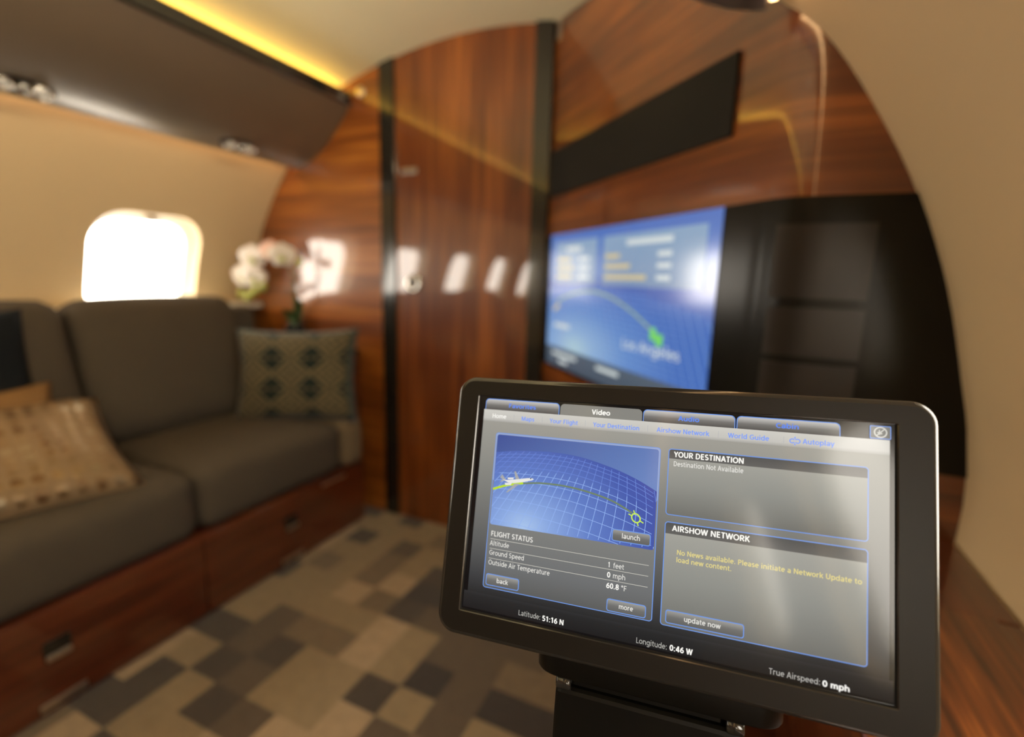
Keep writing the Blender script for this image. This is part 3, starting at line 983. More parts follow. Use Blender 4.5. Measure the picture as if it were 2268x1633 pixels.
def earc(cx_, cy_, rx, ry, a0, a1):
    n = max(4, int(abs(a1 - a0) / 22))
    return [(cx_ + rx * math.cos(math.radians(a0 + (a1 - a0) * k / n)), cy_ + ry * math.sin(math.radians(a0 + (a1 - a0) * k / n))) for k in range(n + 1)]
def st(x, y0, y1):
    return [(x, y0), (x, y1)]
SCURVE = earc(.31, .71, .21, .225, 35, 265) + earc(.29, .275, .22, .21, 85, -150)
BOWL_P = [(.12, .935), (.32, .935)] + earc(.32, .70, .24, .235, 90, -90) + [(.12, .465)]
GLYPHS = {
    'A': (.72, [[(.05, 0), (.36, 1)], [(.36, 1), (.67, 0)], [(.17, .33), (.55, .33)]]),
    'C': (.68, [earc(.42, .5, .33, .435, 50, 310)]),
    'D': (.76, [st(.12, 0, 1), [(.12, .935), (.3, .935)] + earc(.3, .5, .36, .435, 90, -90) + [(.12, .065)]]),
    'E': (.58, [st(.12, 0, 1), [(.06, .935), (.52, .935)], [(.06, .52), (.49, .52)], [(.06, .065), (.52, .065)]]),
    'F': (.55, [st(.12, 0, 1), [(.06, .935), (.52, .935)], [(.06, .50), (.48, .50)]]),
    'G': (.78, [earc(.43, .5, .35, .435, 50, 325), [(.45, .47), (.765, .47)], st(.70, .13, .5)]),
    'H': (.78, [st(.12, 0, 1), st(.66, 0, 1), [(.12, .52), (.66, .52)]]),
    'I': (.27, [st(.135, 0, 1)]),
    'K': (.66, [st(.12, 0, 1), [(.60, 1), (.15, .42)], [(.28, .56), (.62, 0)]]),
    'L': (.54, [st(.12, 0, 1), [(.06, .065), (.52, .065)]]),
    'M': (.96, [st(.12, 0, 1), st(.84, 0, 1), [(.14, 1), (.48, .02)], [(.82, 1), (.48, .02)]]),
    'N': (.80, [st(.12, 0, 1), st(.68, 0, 1), [(.13, 1), (.67, 0)]]),
    'O': (.82, [earc(.41, .5, .34, .435, 0, 360)]),
    'P': (.64, [st(.12, 0, 1), BOWL_P]),
    'R': (.66, [st(.12, 0, 1), BOWL_P, [(.33, .47), (.61, 0)]]),
    'S': (.60, [SCURVE]),
    'T': (.60, [[(.02, .935), (.58, .935)], st(.30, 0, .94)]),
    'U': (.76, [st(.12, .34, 1), earc(.38, .36, .26, .295, 180, 360), st(.64, .34, 1)]),
    'V': (.66, [[(.04, 1), (.33, 0)], [(.62, 1), (.33, 0)]]),
    'W': (1.0, [[(.04, 1), (.27, 0)], [(.5, 1), (.27, 0)], [(.5, 1), (.73, 0)], [(.96, 1), (.73, 0)]]),
    'Y': (.62, [[(.03, 1), (.31, .43)], [(.59, 1), (.31, .43)], st(.31, 0, .5)]),
    'a': (.60, [earc(.28, .50, .21, .175, 150, 0) + [(.49, .40)], st(.49, 0, .5), earc(.285, .205, .20, .145, 0, 360)]),
    'b': (.66, [st(.11, 0, 1.04), earc(.35, .37, .235, .305, 0, 360)]),
    'c': (.52, [earc(.34, .37, .25, .305, 50, 310)]),
    'd': (.66, [st(.55, 0, 1.04), earc(.31, .37, .235, .305, 0, 360)]),
    'e': (.60, [earc(.31, .37, .24, .305, 0, 315), [(.07, .39), (.56, .39)]]),
    'f': (.38, [[(.16, 0), (.16, .82)] + earc(.34, .82, .18, .16, 180, 80), [(.02, .675), (.36, .675)]]),
    'g': (.64, [earc(.31, .37, .235, .305, 0, 360), st(.54, -.06, .74), earc(.30, -.05, .24, .19, 0, -150)]),
    'h': (.66, [st(.11, 0, 1.04), earc(.33, .42, .22, .255, 180, 0) + [(.55, 0)]]),
    'i': (.27, [st(.135, 0, .74), st(.135, .89, 1.04)]),
    'k': (.58, [st(.11, 0, 1.04), [(.52, .74), (.14, .31)], [(.26, .45), (.55, 0)]]),
    'l': (.27, [st(.135, 0, 1.04)]),
    'm': (.98, [st(.11, 0, .74), earc(.30, .45, .19, .225, 180, 0) + [(.49, 0)], earc(.68, .45, .19, .225, 180, 0) + [(.87, 0)]]),
    'n': (.66, [st(.11, 0, .74), earc(.33, .42, .22, .255, 180, 0) + [(.55, 0)]]),
    'o': (.64, [earc(.32, .37, .255, .305, 0, 360)]),
    'p': (.66, [st(.11, -.29, .74), earc(.35, .37, .235, .305, 0, 360)]),
    'r': (.42, [st(.11, 0, .74), earc(.34, .45, .23, .225, 180, 75)]),
    's': (.50, [earc(.26, .525, .17, .15, 30, 265) + earc(.245, .225, .18, .16, 85, -150)]),
    't': (.40, [[(.17, .93), (.17, .22)] + earc(.33, .22, .16, .155, 180, 285), [(.02, .675), (.38, .675)]]),
    'u': (.66, [[(.11, .74), (.11, .32)] + earc(.33, .32, .22, .255, 180, 360), st(.55, 0, .74)]),
    'v': (.56, [[(.04, .74), (.28, 0)], [(.52, .74), (.28, 0)]]),
    'w': (.86, [[(.04, .74), (.235, 0)], [(.43, .74), (.235, 0)], [(.43, .74), (.625, 0)], [(.82, .74), (.625, 0)]]),
    'y': (.56, [[(.04, .74), (.29, .02)], [(.52, .74), (.19, -.29)]]),
    '0': (.62, [earc(.31, .5, .225, .435, 0, 360)]),
    '1': (.56, [st(.34, 0, 1), [(.34, .96), (.10, .76)]]),
    '4': (.64, [st(.44, 0, 1), [(.43, .98), (.07, .28)], [(.03, .26), (.62, .26)]]),
    '5': (.62, [[(.14, .935), (.53, .935)], [(.17, .97), (.14, .48)], earc(.29, .32, .24, .255, 125, -140)]),
    '6': (.62, [earc(.32, .31, .225, .245, 0, 360), earc(.56, .31, .465, .625, 180, 98)]),
    '8': (.62, [earc(.31, .72, .185, .215, 0, 360), earc(.31, .28, .225, .215, 0, 360)]),
    '.': (.27, [st(.135, 0, .16)]),
    ':': (.27, [st(.135, 0, .16), st(.135, .56, .72)]),
    '\u00b0': (.38, [earc(.19, .80, .115, .125, 0, 360)]),
    ' ': (.27, []),
}
def text(body, x, y, width, cap, z, ma, parent, bold=0.0, name='lettering'):
    w = 0.125 + bold * 3.0
    gap = 0.055 + bold * 0.8
    polys, pen = [], 0.0
    for ch in body:
        adv, strokes = GLYPHS[ch]
        for spts in strokes:
            for quad in stroke([(pen + px_, py_) for px_, py_ in spts], w):
                polys.append(quad)
        pen += adv + gap
    pen -= gap
    sx = width / pen
    return flat_multi(name, [[(x + px_ * sx, y + py_ * cap) for px_, py_ in q] for q in polys], z, ma, parent)

# ================================================================== television on the media wall
tp = path(0.043, 0.0075)
TVW, TVH, TVZ = 0.781, 0.4215, 0.738
tv = empty('television', (tp.x, tp.y, TVZ), 'flush wall television showing a blue flight map', 'television')
tv.rotation_euler = (math.radians(90), 0, math.atan2(TU.y, TU.x))
def tvflat(name, pts, z, ma, par, **kw):
    return flat(name, pts, z, ma, par, **kw)
TB = screen_mat('tv_map_blue', [(0.0, lin(60, 100, 175)), (0.3, lin(72, 112, 185)), (0.62, lin(70, 100, 175)), (0.72, lin(88, 125, 190)), (1.0, lin(70, 110, 185))], rough=0.15, spec=1.0)
housing = box('housing', (0.0, 0.0, -0.0068), (TVW, TVH, -0.0006), M['black_glass'], tv)
scr = tvflat('screen', [(0, 0), (TVW, 0), (TVW, TVH), (0, TVH)], 0.0, TB, tv)
glowp = screen_mat('tv_ice_blue', [(0.0, lin(150, 185, 205))], rough=0.15, spec=1.0)
# pale globe centre as radial content on the screen
def tv_radial():
    ma = mat('tv_globe', (0.004, 0.004, 0.004), 0.15, spec=1.0)
    N, L = nt(ma)
    uv, u, v = uvxy(ma)
    dx = mathn(ma, 'MULTIPLY', mathn(ma, 'SUBTRACT', u, 0.26), 1.6)
    dy = mathn(ma, 'SUBTRACT', v, 0.08)
    r = mathn(ma, 'SQRT', mathn(ma, 'ADD', mathn(ma, 'MULTIPLY', dx, dx), mathn(ma, 'MULTIPLY', dy, dy)))
    c = ramp(ma, r, [(0.0, lin(172, 200, 208)), (0.25, lin(138, 170, 208)), (0.6, lin(96, 134, 196)), (1.0, lin(64, 102, 180))])
    gu = mathn(ma, 'FRACT', mathn(ma, 'MULTIPLY', mathn(ma, 'ADD', u, mathn(ma, 'MULTIPLY', v, 0.12)), 26.0))
    gv = mathn(ma, 'FRACT', mathn(ma, 'MULTIPLY', mathn(ma, 'ADD', v, mathn(ma, 'MULTIPLY', u, 0.1)), 15.0))
    g = mathn(ma, 'MAXIMUM', mathn(ma, 'GREATER_THAN', gu, 0.88), mathn(ma, 'GREATER_THAN', gv, 0.86))
    c = mixc(ma, mathn(ma, 'MULTIPLY', g, 0.35), c, lin(150, 190, 235))
    L.new(c, N['Principled BSDF'].inputs['Emission Color'])
    N['Principled BSDF'].inputs['Emission Strength'].default_value = 1.0
    return ma
gp = [(0, 0.062), (TVW, 0.062)] + [(TVW - TVW * i / 24, 0.062 + (TVH - 0.062) * (0.56 - 0.36 * (1 - i / 24 - 0.36) ** 2)) for i in range(25)]
tvflat('globe_map', gp, 0.0006, tv_radial(), scr, uvbox=(0, TVW, 0.062, TVH * 0.62))
BX = screen_mat('tv_info_box', [(0.0, lin(120, 145, 178)), (1.0, lin(130, 160, 190))], rough=0.15, spec=1.0)
for a, b in ((0.045, 0.315), (0.345, 0.745)):
    tvflat('info_box', [(a, 0.268), (b, 0.268), (b, 0.396), (a, 0.396)], 0.0009, BX, scr)
PL = screen_mat('tv_pale_print', [(0.0, lin(205, 215, 215))], rough=0.15, spec=1.0)
OC = screen_mat('tv_ochre_print', [(0.0, lin(205, 190, 140))], rough=0.15, spec=1.0)
bars = [[(0.12, 0.365), (0.22, 0.365), (0.22, 0.378), (0.12, 0.378)], [(0.46, 0.368), (0.64, 0.368), (0.64, 0.381), (0.46, 0.381)]]
bars += [[(0.21, z), (0.27, z), (0.27, z + 0.011), (0.21, z + 0.011)] for z in (0.335, 0.31, 0.285)]
bars += [[(0.59, z), (0.64, z), (0.64, z + 0.011), (0.59, z + 0.011)] for z in (0.338, 0.312, 0.285)]
flat_each('print_bar', bars, 0.0012, PL, scr)
bars = [[(0.06, z), (w, z), (w, z + 0.011), (0.06, z + 0.011)] for z, w in ((0.335, 0.15), (0.31, 0.17), (0.285, 0.16))]
bars += [[(0.36, z), (w, z), (w, z + 0.011), (0.36, z + 0.011)] for z, w in ((0.338, 0.43), (0.312, 0.48), (0.285, 0.55))]
flat_each('print_bar', bars, 0.0012, OC, scr)
arc = [(0.065 + 0.56 * i / 30, 0.170 + 0.078 * math.sin(math.pi * (0.12 + 0.80 * i / 30)) - 0.045 * (i / 30) ** 2 + 0.01) for i in range(31)]
flat_multi('route_line', stroke(arc, 0.006), 0.0012, screen_mat('tv_route', [(0.0, lin(150, 175, 140))], rough=0.15, spec=1.0), scr)
flat_multi('route_start', stroke([(0.045, 0.182), (0.085, 0.200)], 0.014), 0.0014, OC, scr)
GRN = screen_mat('tv_green', [(0.0, lin(120, 215, 90))], rough=0.15, spec=1.0)
flat_multi('destination_mark', [[(0.585, 0.150), (0.605, 0.150), (0.605, 0.178), (0.585, 0.178)], [(0.607, 0.140), (0.632, 0.140), (0.632, 0.166), (0.607, 0.166)]], 0.0014, GRN, scr)
text('Los Angeles', 0.470, 0.115, 0.225, 0.026, 0.0014, PL, scr)
flat_each('print_bar', [[(0.055, 0.128), (0.165, 0.128), (0.165, 0.141), (0.055, 0.141)]], 0.0013, PL, scr)
tvflat('status_bar', [(0, 0), (TVW, 0), (TVW, 0.062), (0, 0.062)], 0.0008, screen_mat('tv_status_bar', [(0.0, lin(70, 82, 96)), (1.0, lin(84, 96, 110))], rough=0.15, spec=1.0), scr)
flat_each('print_bar', [[(0.05, 0.036), (0.22, 0.036), (0.22, 0.047), (0.05, 0.047)], [(0.10, 0.015), (0.16, 0.015), (0.16, 0.026), (0.10, 0.026)], [(0.345, 0.036), (0.46, 0.036), (0.46, 0.047), (0.345, 0.047)]], 0.0013, PL, scr)

# ================================================================== touchscreen monitor in the foreground
Uw = Vector((0.99596774, 0.07782967, 0.04461837))
Vw = Vector((0.06521417, -0.28656477, -0.95583876))
Nw = Vector((-0.06160656, 0.95489433, -0.29048486))
Om = Vector((-0.12946953, 0.27117175, -0.0965126 + CAM_H))
mon = empty('touchscreen_monitor', (0, 0, 0), 'black touchscreen monitor on a swing arm showing grey and blue flight pages', 'monitor')
mon.matrix_world = Matrix(((Uw.x, -Vw.x, -Nw.x, Om.x), (Uw.y, -Vw.y, -Nw.y, Om.y), (Uw.z, -Vw.z, -Nw.z, Om.z), (0, 0, 0, 1)))
K = 0.001
def Z(v):
    return -v * K   # millimetres down the screen -> local y
oL, oR, oT, oB = -27.9, 227.2, -34.2, 124.1
sL, sR, sT, sB = -12.4, 209.6, -21.9, 108.5

def loft(name, loops, ma, parent, cap0=False, cap1=False, smooth=True):
    """loops: list of (points, z) with equal point counts"""
    k = len(loops[0][0])
    V, F = [], []
    for pts, z in loops:
        V += [(p[0], p[1], z) for p in pts]
    for i in range(len(loops) - 1):
        for j in range(k):
            F.append([i * k + j, i * k + (j + 1) % k, (i + 1) * k + (j + 1) % k, (i + 1) * k + j])
    if cap0:
        F.append(list(range(k)))
    if cap1:
        F.append([(len(loops) - 1) * k + j for j in range(k)])
    o = fix(mk(name, V, F, ma, parent))
    bm = bmesh.new()
    bm.from_mesh(o.data)
    for f in bm.faces:
        f.smooth = smooth
    for e in bm.edges:
        if len(e.link_faces) == 2 and e.calc_face_angle(0) > 0.7:
            e.smooth = False
    bm.to_mesh(o.data)
    bm.free()
    return o

def rr_mm(l, t, r, b, rad, n=8):
    return rrect(l * K, -b * K, r * K, -t * K, rad * K, n)
rim_loops = []
for k in range(7):
    a = math.radians(90 * k / 6)
    ins = 2.6 * (1 - math.sin(a))
    z = 2.0 - 2.6 + 2.6 * math.cos(a)
    # from front inner edge outward
    rim_loops.append((rr_mm(oL + ins, oT + ins, oR - ins, oB - ins, 11.5 - ins), z * K))
rim_loops.append((rr_mm(oL, oT, oR, oB, 11.5), -12 * K))
rim_loops.append((rr_mm(oL + 4, oT + 4, oR - 4, oB - 4, 8), -17 * K))
loft('rim', rim_loops, M['rim'], mon)
loft('back_cover', [(rr_mm(oL + 4, oT + 4, oR - 4, oB - 4, 8), -17 * K), (rr_mm(oL + 14, oT + 14, oR - 14, oB - 14, 6), -21 * K)], M['bezel'], mon, cap1=True)
# bezel: ring from rim to the screen opening
outer = rr_mm(oL + 2.6, oT + 2.6, oR - 2.6, oB - 2.6, 8.9)
inner = rr_mm(sL - 1.2, sT - 0.9, sR + 1.2, sB + 1.2, 0.9)
inner2 = rr_mm(sL - 0.6, sT - 0.4, sR + 0.6, sB + 0.6, 0.6)
loft('bezel', [(outer, 2.0 * K), (inner, 2.0 * K)], M['bezel'], mon, smooth=False)
loft('screen_lip', [(inner, 2.0 * K), (inner2, 1.7 * K), (rr_mm(sL - 0.3, sT - 0.2, sR + 0.3, sB + 0.3, 0.5), 0.0)], M['rim'], mon, smooth=False)

UIB = screen_mat('ui_black', [(0.0, (0.004, 0.004, 0.0045))])
scn = flat('screen', rr_mm(sL - 0.4, sT - 0.3, sR + 0.4, sB + 0.4, 0.5), 0.0, UIB, mon)
z1, z2, z3, z4, z5 = 0.00012, 0.00024, 0.00036, 0.00048, 0.0006
PAGE = screen_mat('ui_page_grey', [(0.0, lin(40, 41, 42)), (0.10, lin(62, 63, 65)), (0.35, lin(98, 99, 98)), (0.75, lin(138, 138, 132)), (1.0, lin(158, 156, 148))])
flat('page_background', [(-9.6 * K, Z(97.8)), (207.6 * K, Z(97.8)), (207.6 * K, Z(-7.0)), (-9.6 * K, Z(-7.0))], z1, PAGE, scn)
NAV = screen_mat('ui_nav_grey', [(0.0, lin(168, 166, 160)), (0.25, lin(196, 194, 188)), (1.0, lin(206, 204, 197))])
flat('nav_bar', [(-9.6 * K, Z(-6.8)), (207.6 * K, Z(-6.8)), (207.6 * K, Z(-14.1)), (-9.6 * K, Z(-14.1))], z2, NAV, scn)
BAR = screen_mat('ui_status_black', [(0.0, lin(28, 28, 29)), (0.8, lin(38, 39, 40)), (1.0, lin(46, 47, 49))])
flat('status_bar', [(-11.9 * K, Z(107.4)), (209.2 * K, Z(107.4)), (209.2 * K, Z(97.8)), (-11.9 * K, Z(97.8))], z1, BAR, scn)
EDGE = screen_mat('ui_blue_outline', [(0.0, lin(112, 152, 226))])
TABG = screen_mat('ui_tab_gradient', [(0.0, lin(84, 82, 80)), (0.45, lin(118, 116, 113)), (1.0, lin(196, 194, 190))])
TABA = screen_mat('ui_tab_active', [(0.0, lin(134, 133, 127))])
def tabpts(l, r, t, b, rad):
    p = [(l * K, Z(b)), (r * K, Z(b))]
    for a0, cx_ in ((0, r - rad), (90, l + rad)):
        for k in range(6):
            a = math.radians(a0 + 90 * k / 5)
            p.append(((cx_ + rad * math.cos(a)) * K, Z(t + rad) + rad * math.sin(a) * K))
    return p
for l, r, act in ((-8.9, 39.6, 0), (40.2, 88.5, 1), (89.0, 137.6, 0), (138.2, 186.6, 0)):
    if not act:
        flat('tab_outline', tabpts(l, r, -21.0, -14.1, 2.4), z1, EDGE, scn)
        flat('tab', tabpts(l + 0.45, r - 0.45, -20.5, -14.1, 2.0), z2, TABG, scn)
    else:
        flat('tab', tabpts(l, r, -20.8, -14.1, 2.4), z2, TABA, scn)
BLUE = screen_mat('ui_blue_text', [(0.0, lin(128, 160, 246))])
BLUED = screen_mat('ui_tab_text', [(0.0, lin(98, 138, 236))])
WHITE = screen_mat('ui_white_text', [(0.0, lin(248, 246, 240))])
SOFTW = screen_mat('ui_soft_white_text', [(0.0, lin(222, 220, 214))])
GREYT = screen_mat('ui_grey_text', [(0.0, lin(176, 174, 168))])
YEL = screen_mat('ui_yellow_text', [(0.0, lin(222, 208, 138))])
def T(body, x0, x1, base, cap, ma, bold=0.0, z=z4):
    return text(body, x0 * K, Z(base), (x1 - x0) * K, cap * K, z, ma, scn, bold)
T('Favorites', 7.0, 24.7, -16.0, 2.6, BLUED, 0.022)
T('Video', 59.6, 70.2, -15.8, 2.9, WHITE, 0.028)
T('Audio', 108.3, 119.2, -15.9, 2.6, BLUED, 0.028)
T('Cabin', 157.2, 167.9, -16.1, 2.6, BLUED, 0.028)
T('Home', -3.5, 5.8, -8.9, 2.7, WHITE, 0.016)
T('Maps', 16.0, 24.3, -8.6, 2.6, BLUE, 0.016)
T('Your Flight', 34.2, 51.5, -8.7, 2.6, BLUE, 0.016)
T('Your Destination', 60.8, 87.4, -8.6, 2.6, BLUE, 0.016)
T('Airshow Network', 97.0, 124.6, -8.7, 2.6, BLUE, 0.016)
T('World Guide', 134.2, 154.1, -8.8, 2.6, BLUE, 0.016)
T('Autoplay', 169.8, 183.9, -8.8, 2.6, BLUE, 0.016)
flat_each('nav_divider', [[((x - 0.07) * K, Z(-8.3)), ((x + 0.07) * K, Z(-8.3)), ((x + 0.07) * K, Z(-12.0)), ((x - 0.07) * K, Z(-12.0))] for x in (10.9, 29.4, 56.0, 92.0, 129.3, 161.0)], z3, screen_mat('ui_divider', [(0.0, lin(168, 170, 182))]), scn)
# autoplay loop symbol
loopi = []
for k in range(2):
    c = 165.0 + k * 2.4
    loopi += stroke([((c + 1.15 * math.cos(a)) * K, Z(-9.9) + 1.05 * math.sin(a) * K) for a in [math.radians(35 + 180 * k + 290 * i / 16) for i in range(17)]], 0.55 * K)
loopi += [[(165.6 * K, Z(-11.6)), (166.5 * K, Z(-12.3)), (166.5 * K, Z(-10.9))], [(166.8 * K, Z(-8.2)), (165.9 * K, Z(-7.6)), (165.9 * K, Z(-8.9))]]
flat_multi('autoplay_symbol', loopi, z4, BLUE, scn)
# no-flight icon box
flat('icon_outline', rr_mm(199.1, -20.9, 208.1, -14.4, 0.5), z3, EDGE, scn)
flat('icon_box', rr_mm(199.5, -20.5, 207.7, -14.8, 0.3), z4, screen_mat('ui_icon_grey', [(0.0, lin(104, 104, 100)), (1.0, lin(120, 120, 116))]), scn)
ic = stroke([((203.6 + 2.55 * math.cos(a)) * K, Z(-17.65) + 2.45 * math.sin(a) * K) for a in [2 * math.pi * i / 28 for i in range(29)]], 0.65 * K)
ic += stroke([((203.6 - 1.7) * K, Z(-17.65) - 1.7 * K), ((203.6 + 1.7) * K, Z(-17.65) + 1.7 * K)], 0.5 * K)
ic += stroke([((203.6 - 1.4) * K, Z(-17.6)), ((203.6 + 0.7) * K, Z(-17.0))], 0.6 * K) + stroke([(203.1 * K, Z(-18.9)), (203.2 * K, Z(-16.4))], 0.5 * K)
flat_multi('icon_symbol', ic, z5, screen_mat('ui_icon_pale', [(0.0, lin(205, 204, 196))]), scn)

# panels
PAN = screen_mat('ui_panel_grey', [(0.0, lin(112, 112, 107)), (0.45, lin(142, 143, 137)), (1.0, lin(166, 165, 157))])
PANF = screen_mat('ui_flight_panel', [(0.0, lin(92, 93, 92)), (0.15, lin(110, 112, 113)), (0.42, lin(126, 127, 124)), (1.0, lin(150, 148, 142))])
HDR = screen_mat('ui_panel_header', [(0.0, lin(98, 97, 95)), (1.0, lin(84, 84, 83))])
def uipanel(l, t, r, b, ma, hdr=None, w=0.5, rad=1.8):
    flat('panel_outline', rr_mm(l, t, r, b, rad), z2, EDGE, scn)
    flat('panel', rr_mm(l + w, t + w, r - w, b - w, rad - w), z3, ma, scn)
    if hdr:
        pts = [((l + w) * K, Z(hdr)), ((r - w) * K, Z(hdr))]
        for a0, cx_ in ((0, r - rad), (90, l + rad)):
            for k in range(5):
                a = math.radians(a0 + 90 * k / 4)
                pts.append(((cx_ + (rad - w) * math.cos(a)) * K, Z(t + rad) + (rad - w) * math.sin(a) * K))
        flat('panel_header', pts, z3 + 0.00005, HDR, scn)
uipanel(0, 0, 99.8, 93.9, PANF)
uipanel(103.9, -0.1, 198.9, 36.2, PAN, 5.4)
uipanel(103.9, 39.7, 198.9, 94.3, PAN, 46.1)
T('YOUR DESTINATION', 107.0, 142.4, 4.4, 3.0, WHITE, 0.028)
T('Destination Not Available', 106.9, 142.3, 9.4, 2.7, SOFTW, 0.014)
T('AIRSHOW NETWORK', 107.9, 146.4, 44.4, 3.0, WHITE, 0.024)
T('No News available. Please initiate a Network Update to', 110.8, 196.3, 56.6, 2.6, YEL, 0.016)
T('load new content.', 110.7, 138.3, 60.5, 2.6, YEL, 0.016)
T('FLIGHT STATUS', 2.6, 29.5, 63.1, 3.0, SOFTW, 0.024)
T('Altitude', 2.4, 14.8, 68.7, 2.9, SOFTW, 0.004)
T('Ground Speed', 2.5, 24.9, 74.3, 2.9, SOFTW, 0.004)
T('Outside Air Temperature', 2.5, 41.2, 80.1, 2.9, SOFTW, 0.004)
T('1', 74.5, 75.6, 69.4, 2.9, WHITE, 0.024)
T('feet', 77.4, 83.4, 69.4, 2.9, SOFTW, 0.004)
T('0', 74.3, 76.1, 74.9, 2.9, WHITE, 0.024)
T('mph', 77.5, 84.5, 74.9, 2.9, SOFTW, 0.004)
T('60.8', 74.2, 81.2, 80.7, 2.9, WHITE, 0.024)
T('\u00b0F', 82.4, 85.5, 80.7, 2.9, SOFTW, 0.004)
rule = screen_mat('ui_rule', [(0.0, lin(196, 194, 184))])
flat_each('rule', [[(2.5 * K, Z(v + 0.16)), (96.6 * K, Z(v + 0.16)), (96.6 * K, Z(v - 0.16)), (2.5 * K, Z(v - 0.16))] for v in (64.8, 70.5, 76.3)], z4, rule, scn)
T('Latitude:', 24.1, 37.7, 105.5, 2.9, GREYT, 0.0, z3)
T('51:16 N', 38.7, 51.5, 105.7, 2.9, WHITE, 0.028, z3)
T('Longitude:', 92.0, 108.2, 106.3, 2.9, GREYT, 0.0, z3)
T('0:46 W', 109.5, 120.9, 106.3, 2.9, WHITE, 0.028, z3)
T('True Airspeed:', 157.0, 179.5, 106.8, 2.8, GREYT, 0.0, z3)
T('0 mph', 180.4, 191.7, 107.0, 2.8, WHITE, 0.028, z3)

# ---- map picture inside the flight panel
def map_mat(name, sky):
    ma = mat(name, (0.004, 0.004, 0.004), 0.10, spec=0.35)
    N, L = nt(ma)
    uv, u, v = uvxy(ma)
    if sky:
        f = mathn(ma, 'ADD', mathn(ma, 'MULTIPLY', u, 0.65), mathn(ma, 'MULTIPLY', mathn(ma, 'SUBTRACT', 1.0, v), 0.5))
        c = ramp(ma, f, [(0.0, lin(66, 84, 150)), (1.0, lin(112, 142, 200))])
    else:
        dx = mathn(ma, 'SUBTRACT', u, 0.22)
        dy = mathn(ma, 'SUBTRACT', v, 0.02)
        r = mathn(ma, 'SQRT', mathn(ma, 'ADD', mathn(ma, 'MULTIPLY', dx, dx), mathn(ma, 'MULTIPLY', mathn(ma, 'MULTIPLY', dy, dy), 0.55)))
        c = ramp(ma, r, [(0.0, lin(168, 196, 236)), (0.16, lin(138, 168, 224)), (0.42, lin(98, 126, 198)), (0.72, lin(72, 92, 172)), (1.0, lin(66, 74, 158))])
    L.new(c, N['Principled BSDF'].inputs['Emission Color'])
    N['Principled BSDF'].inputs['Emission Strength'].default_value = 1.0
    return ma
mL, mR, mT, mB = 1.2, 98.8, 1.2, 56.3
uvb = (mL * K, mR * K, Z(mB), Z(mT))
flat('map_border', rr_mm(0.3, 0.3, 99.5, 30, 1.6), z3 + 0.00004, screen_mat('ui_map_border', [(0.0, lin(150, 168, 210))]), scn)
flat('map_sky', rr_mm(mL, mT, mR, mB, 1.4), z4 - 0.00004, map_mat('ui_map_sky', True), scn, uvbox=uvb)
HPTS = [(-12, 15.0), (1.2, 12.3), (11, 10.6), (20.8, 9.6), (36.8, 8.8), (54, 9.8), (74.4, 14.4), (88, 19.2), (98.8, 24.5), (112, 32.0)]
def horizon(x):
    for (a, b), (c, d) in zip(HPTS[:-1], HPTS[1:]):
        if a <= x <= c:
            i = HPTS.index((a, b))
            p0 = HPTS[max(i - 1, 0)]
            p3 = HPTS[min(i + 2, len(HPTS) - 1)]
            t = (x - a) / (c - a)
            m1 = (d - p0[1]) / (c - p0[0]) * (c - a) if c != p0[0] else 0
            m2 = (p3[1] - b) / (p3[0] - a) * (c - a)
            return (2 * t ** 3 - 3 * t ** 2 + 1) * b + (t ** 3 - 2 * t ** 2 + t) * m1 + (-2 * t ** 3 + 3 * t ** 2) * d + (t ** 3 - t ** 2) * m2
    return 99
rad = 1.4
gpts = [((mL + rad - rad * math.cos(a)) * K, Z(mB - rad + rad * math.sin(a))) for a in [math.radians(90 * k / 5) for k in range(6)]]
gpts += [((mR - rad + rad * math.sin(a)) * K, Z(mB - rad + rad * math.cos(a))) for a in [math.radians(90 * k / 5) for k in range(6)]]
nh = 40
gpts += [((mR - (mR - mL) * i / nh) * K, Z(horizon(mR - (mR - mL) * i / nh))) for i in range(nh + 1)]
flat('map_globe', gpts, z4 - 0.00001, map_mat('ui_map_globe', False), scn, uvbox=uvb)
GRID = screen_mat('ui_grid_line', [(0.0, lin(146, 178, 238))])
GRID2 = screen_mat('ui_grid_line_faint', [(0.0, lin(106, 134, 212))])
near, faint = [], []
def clipadd(pts, w):
    run = []
    for x, y in pts + [(None, None)]:
        ok = x is not None and mL + 0.15 < x < mR - 0.15 and horizon(x) + 0.3 < y < mB - 0.1
        if ok:
            run.append((x, y))
        else:
            if len(run) > 1:
                for a in range(len(run) - 1):
                    seg = stroke([(run[a][0] * K, Z(run[a][1])), (run[a + 1][0] * K, Z(run[a + 1][1]))], w * K)
                    (near if run[a][1] > horizon(run[a][0]) + 13 else faint).extend(seg)
            run = []
# meridians fan from the bottom edge up to the horizon
for i in range(-12, 19):
    xb = 0.6 + i * 6.1
    xt = xb + 27.0 - 0.38 * (xb - 12.0)
    pts = []
    for k in range(49):
        t = k / 48
        y = 57.5 + (9.0 - 57.5) * t
        x = xb + (xt - xb) * (0.80 * t + 0.20 * t * t) + max(0.0, (xb - 45) / 50.0) * 3.2 * math.sin(math.pi * t)
        pts.append((x, y))
    clipadd(pts, 0.34)
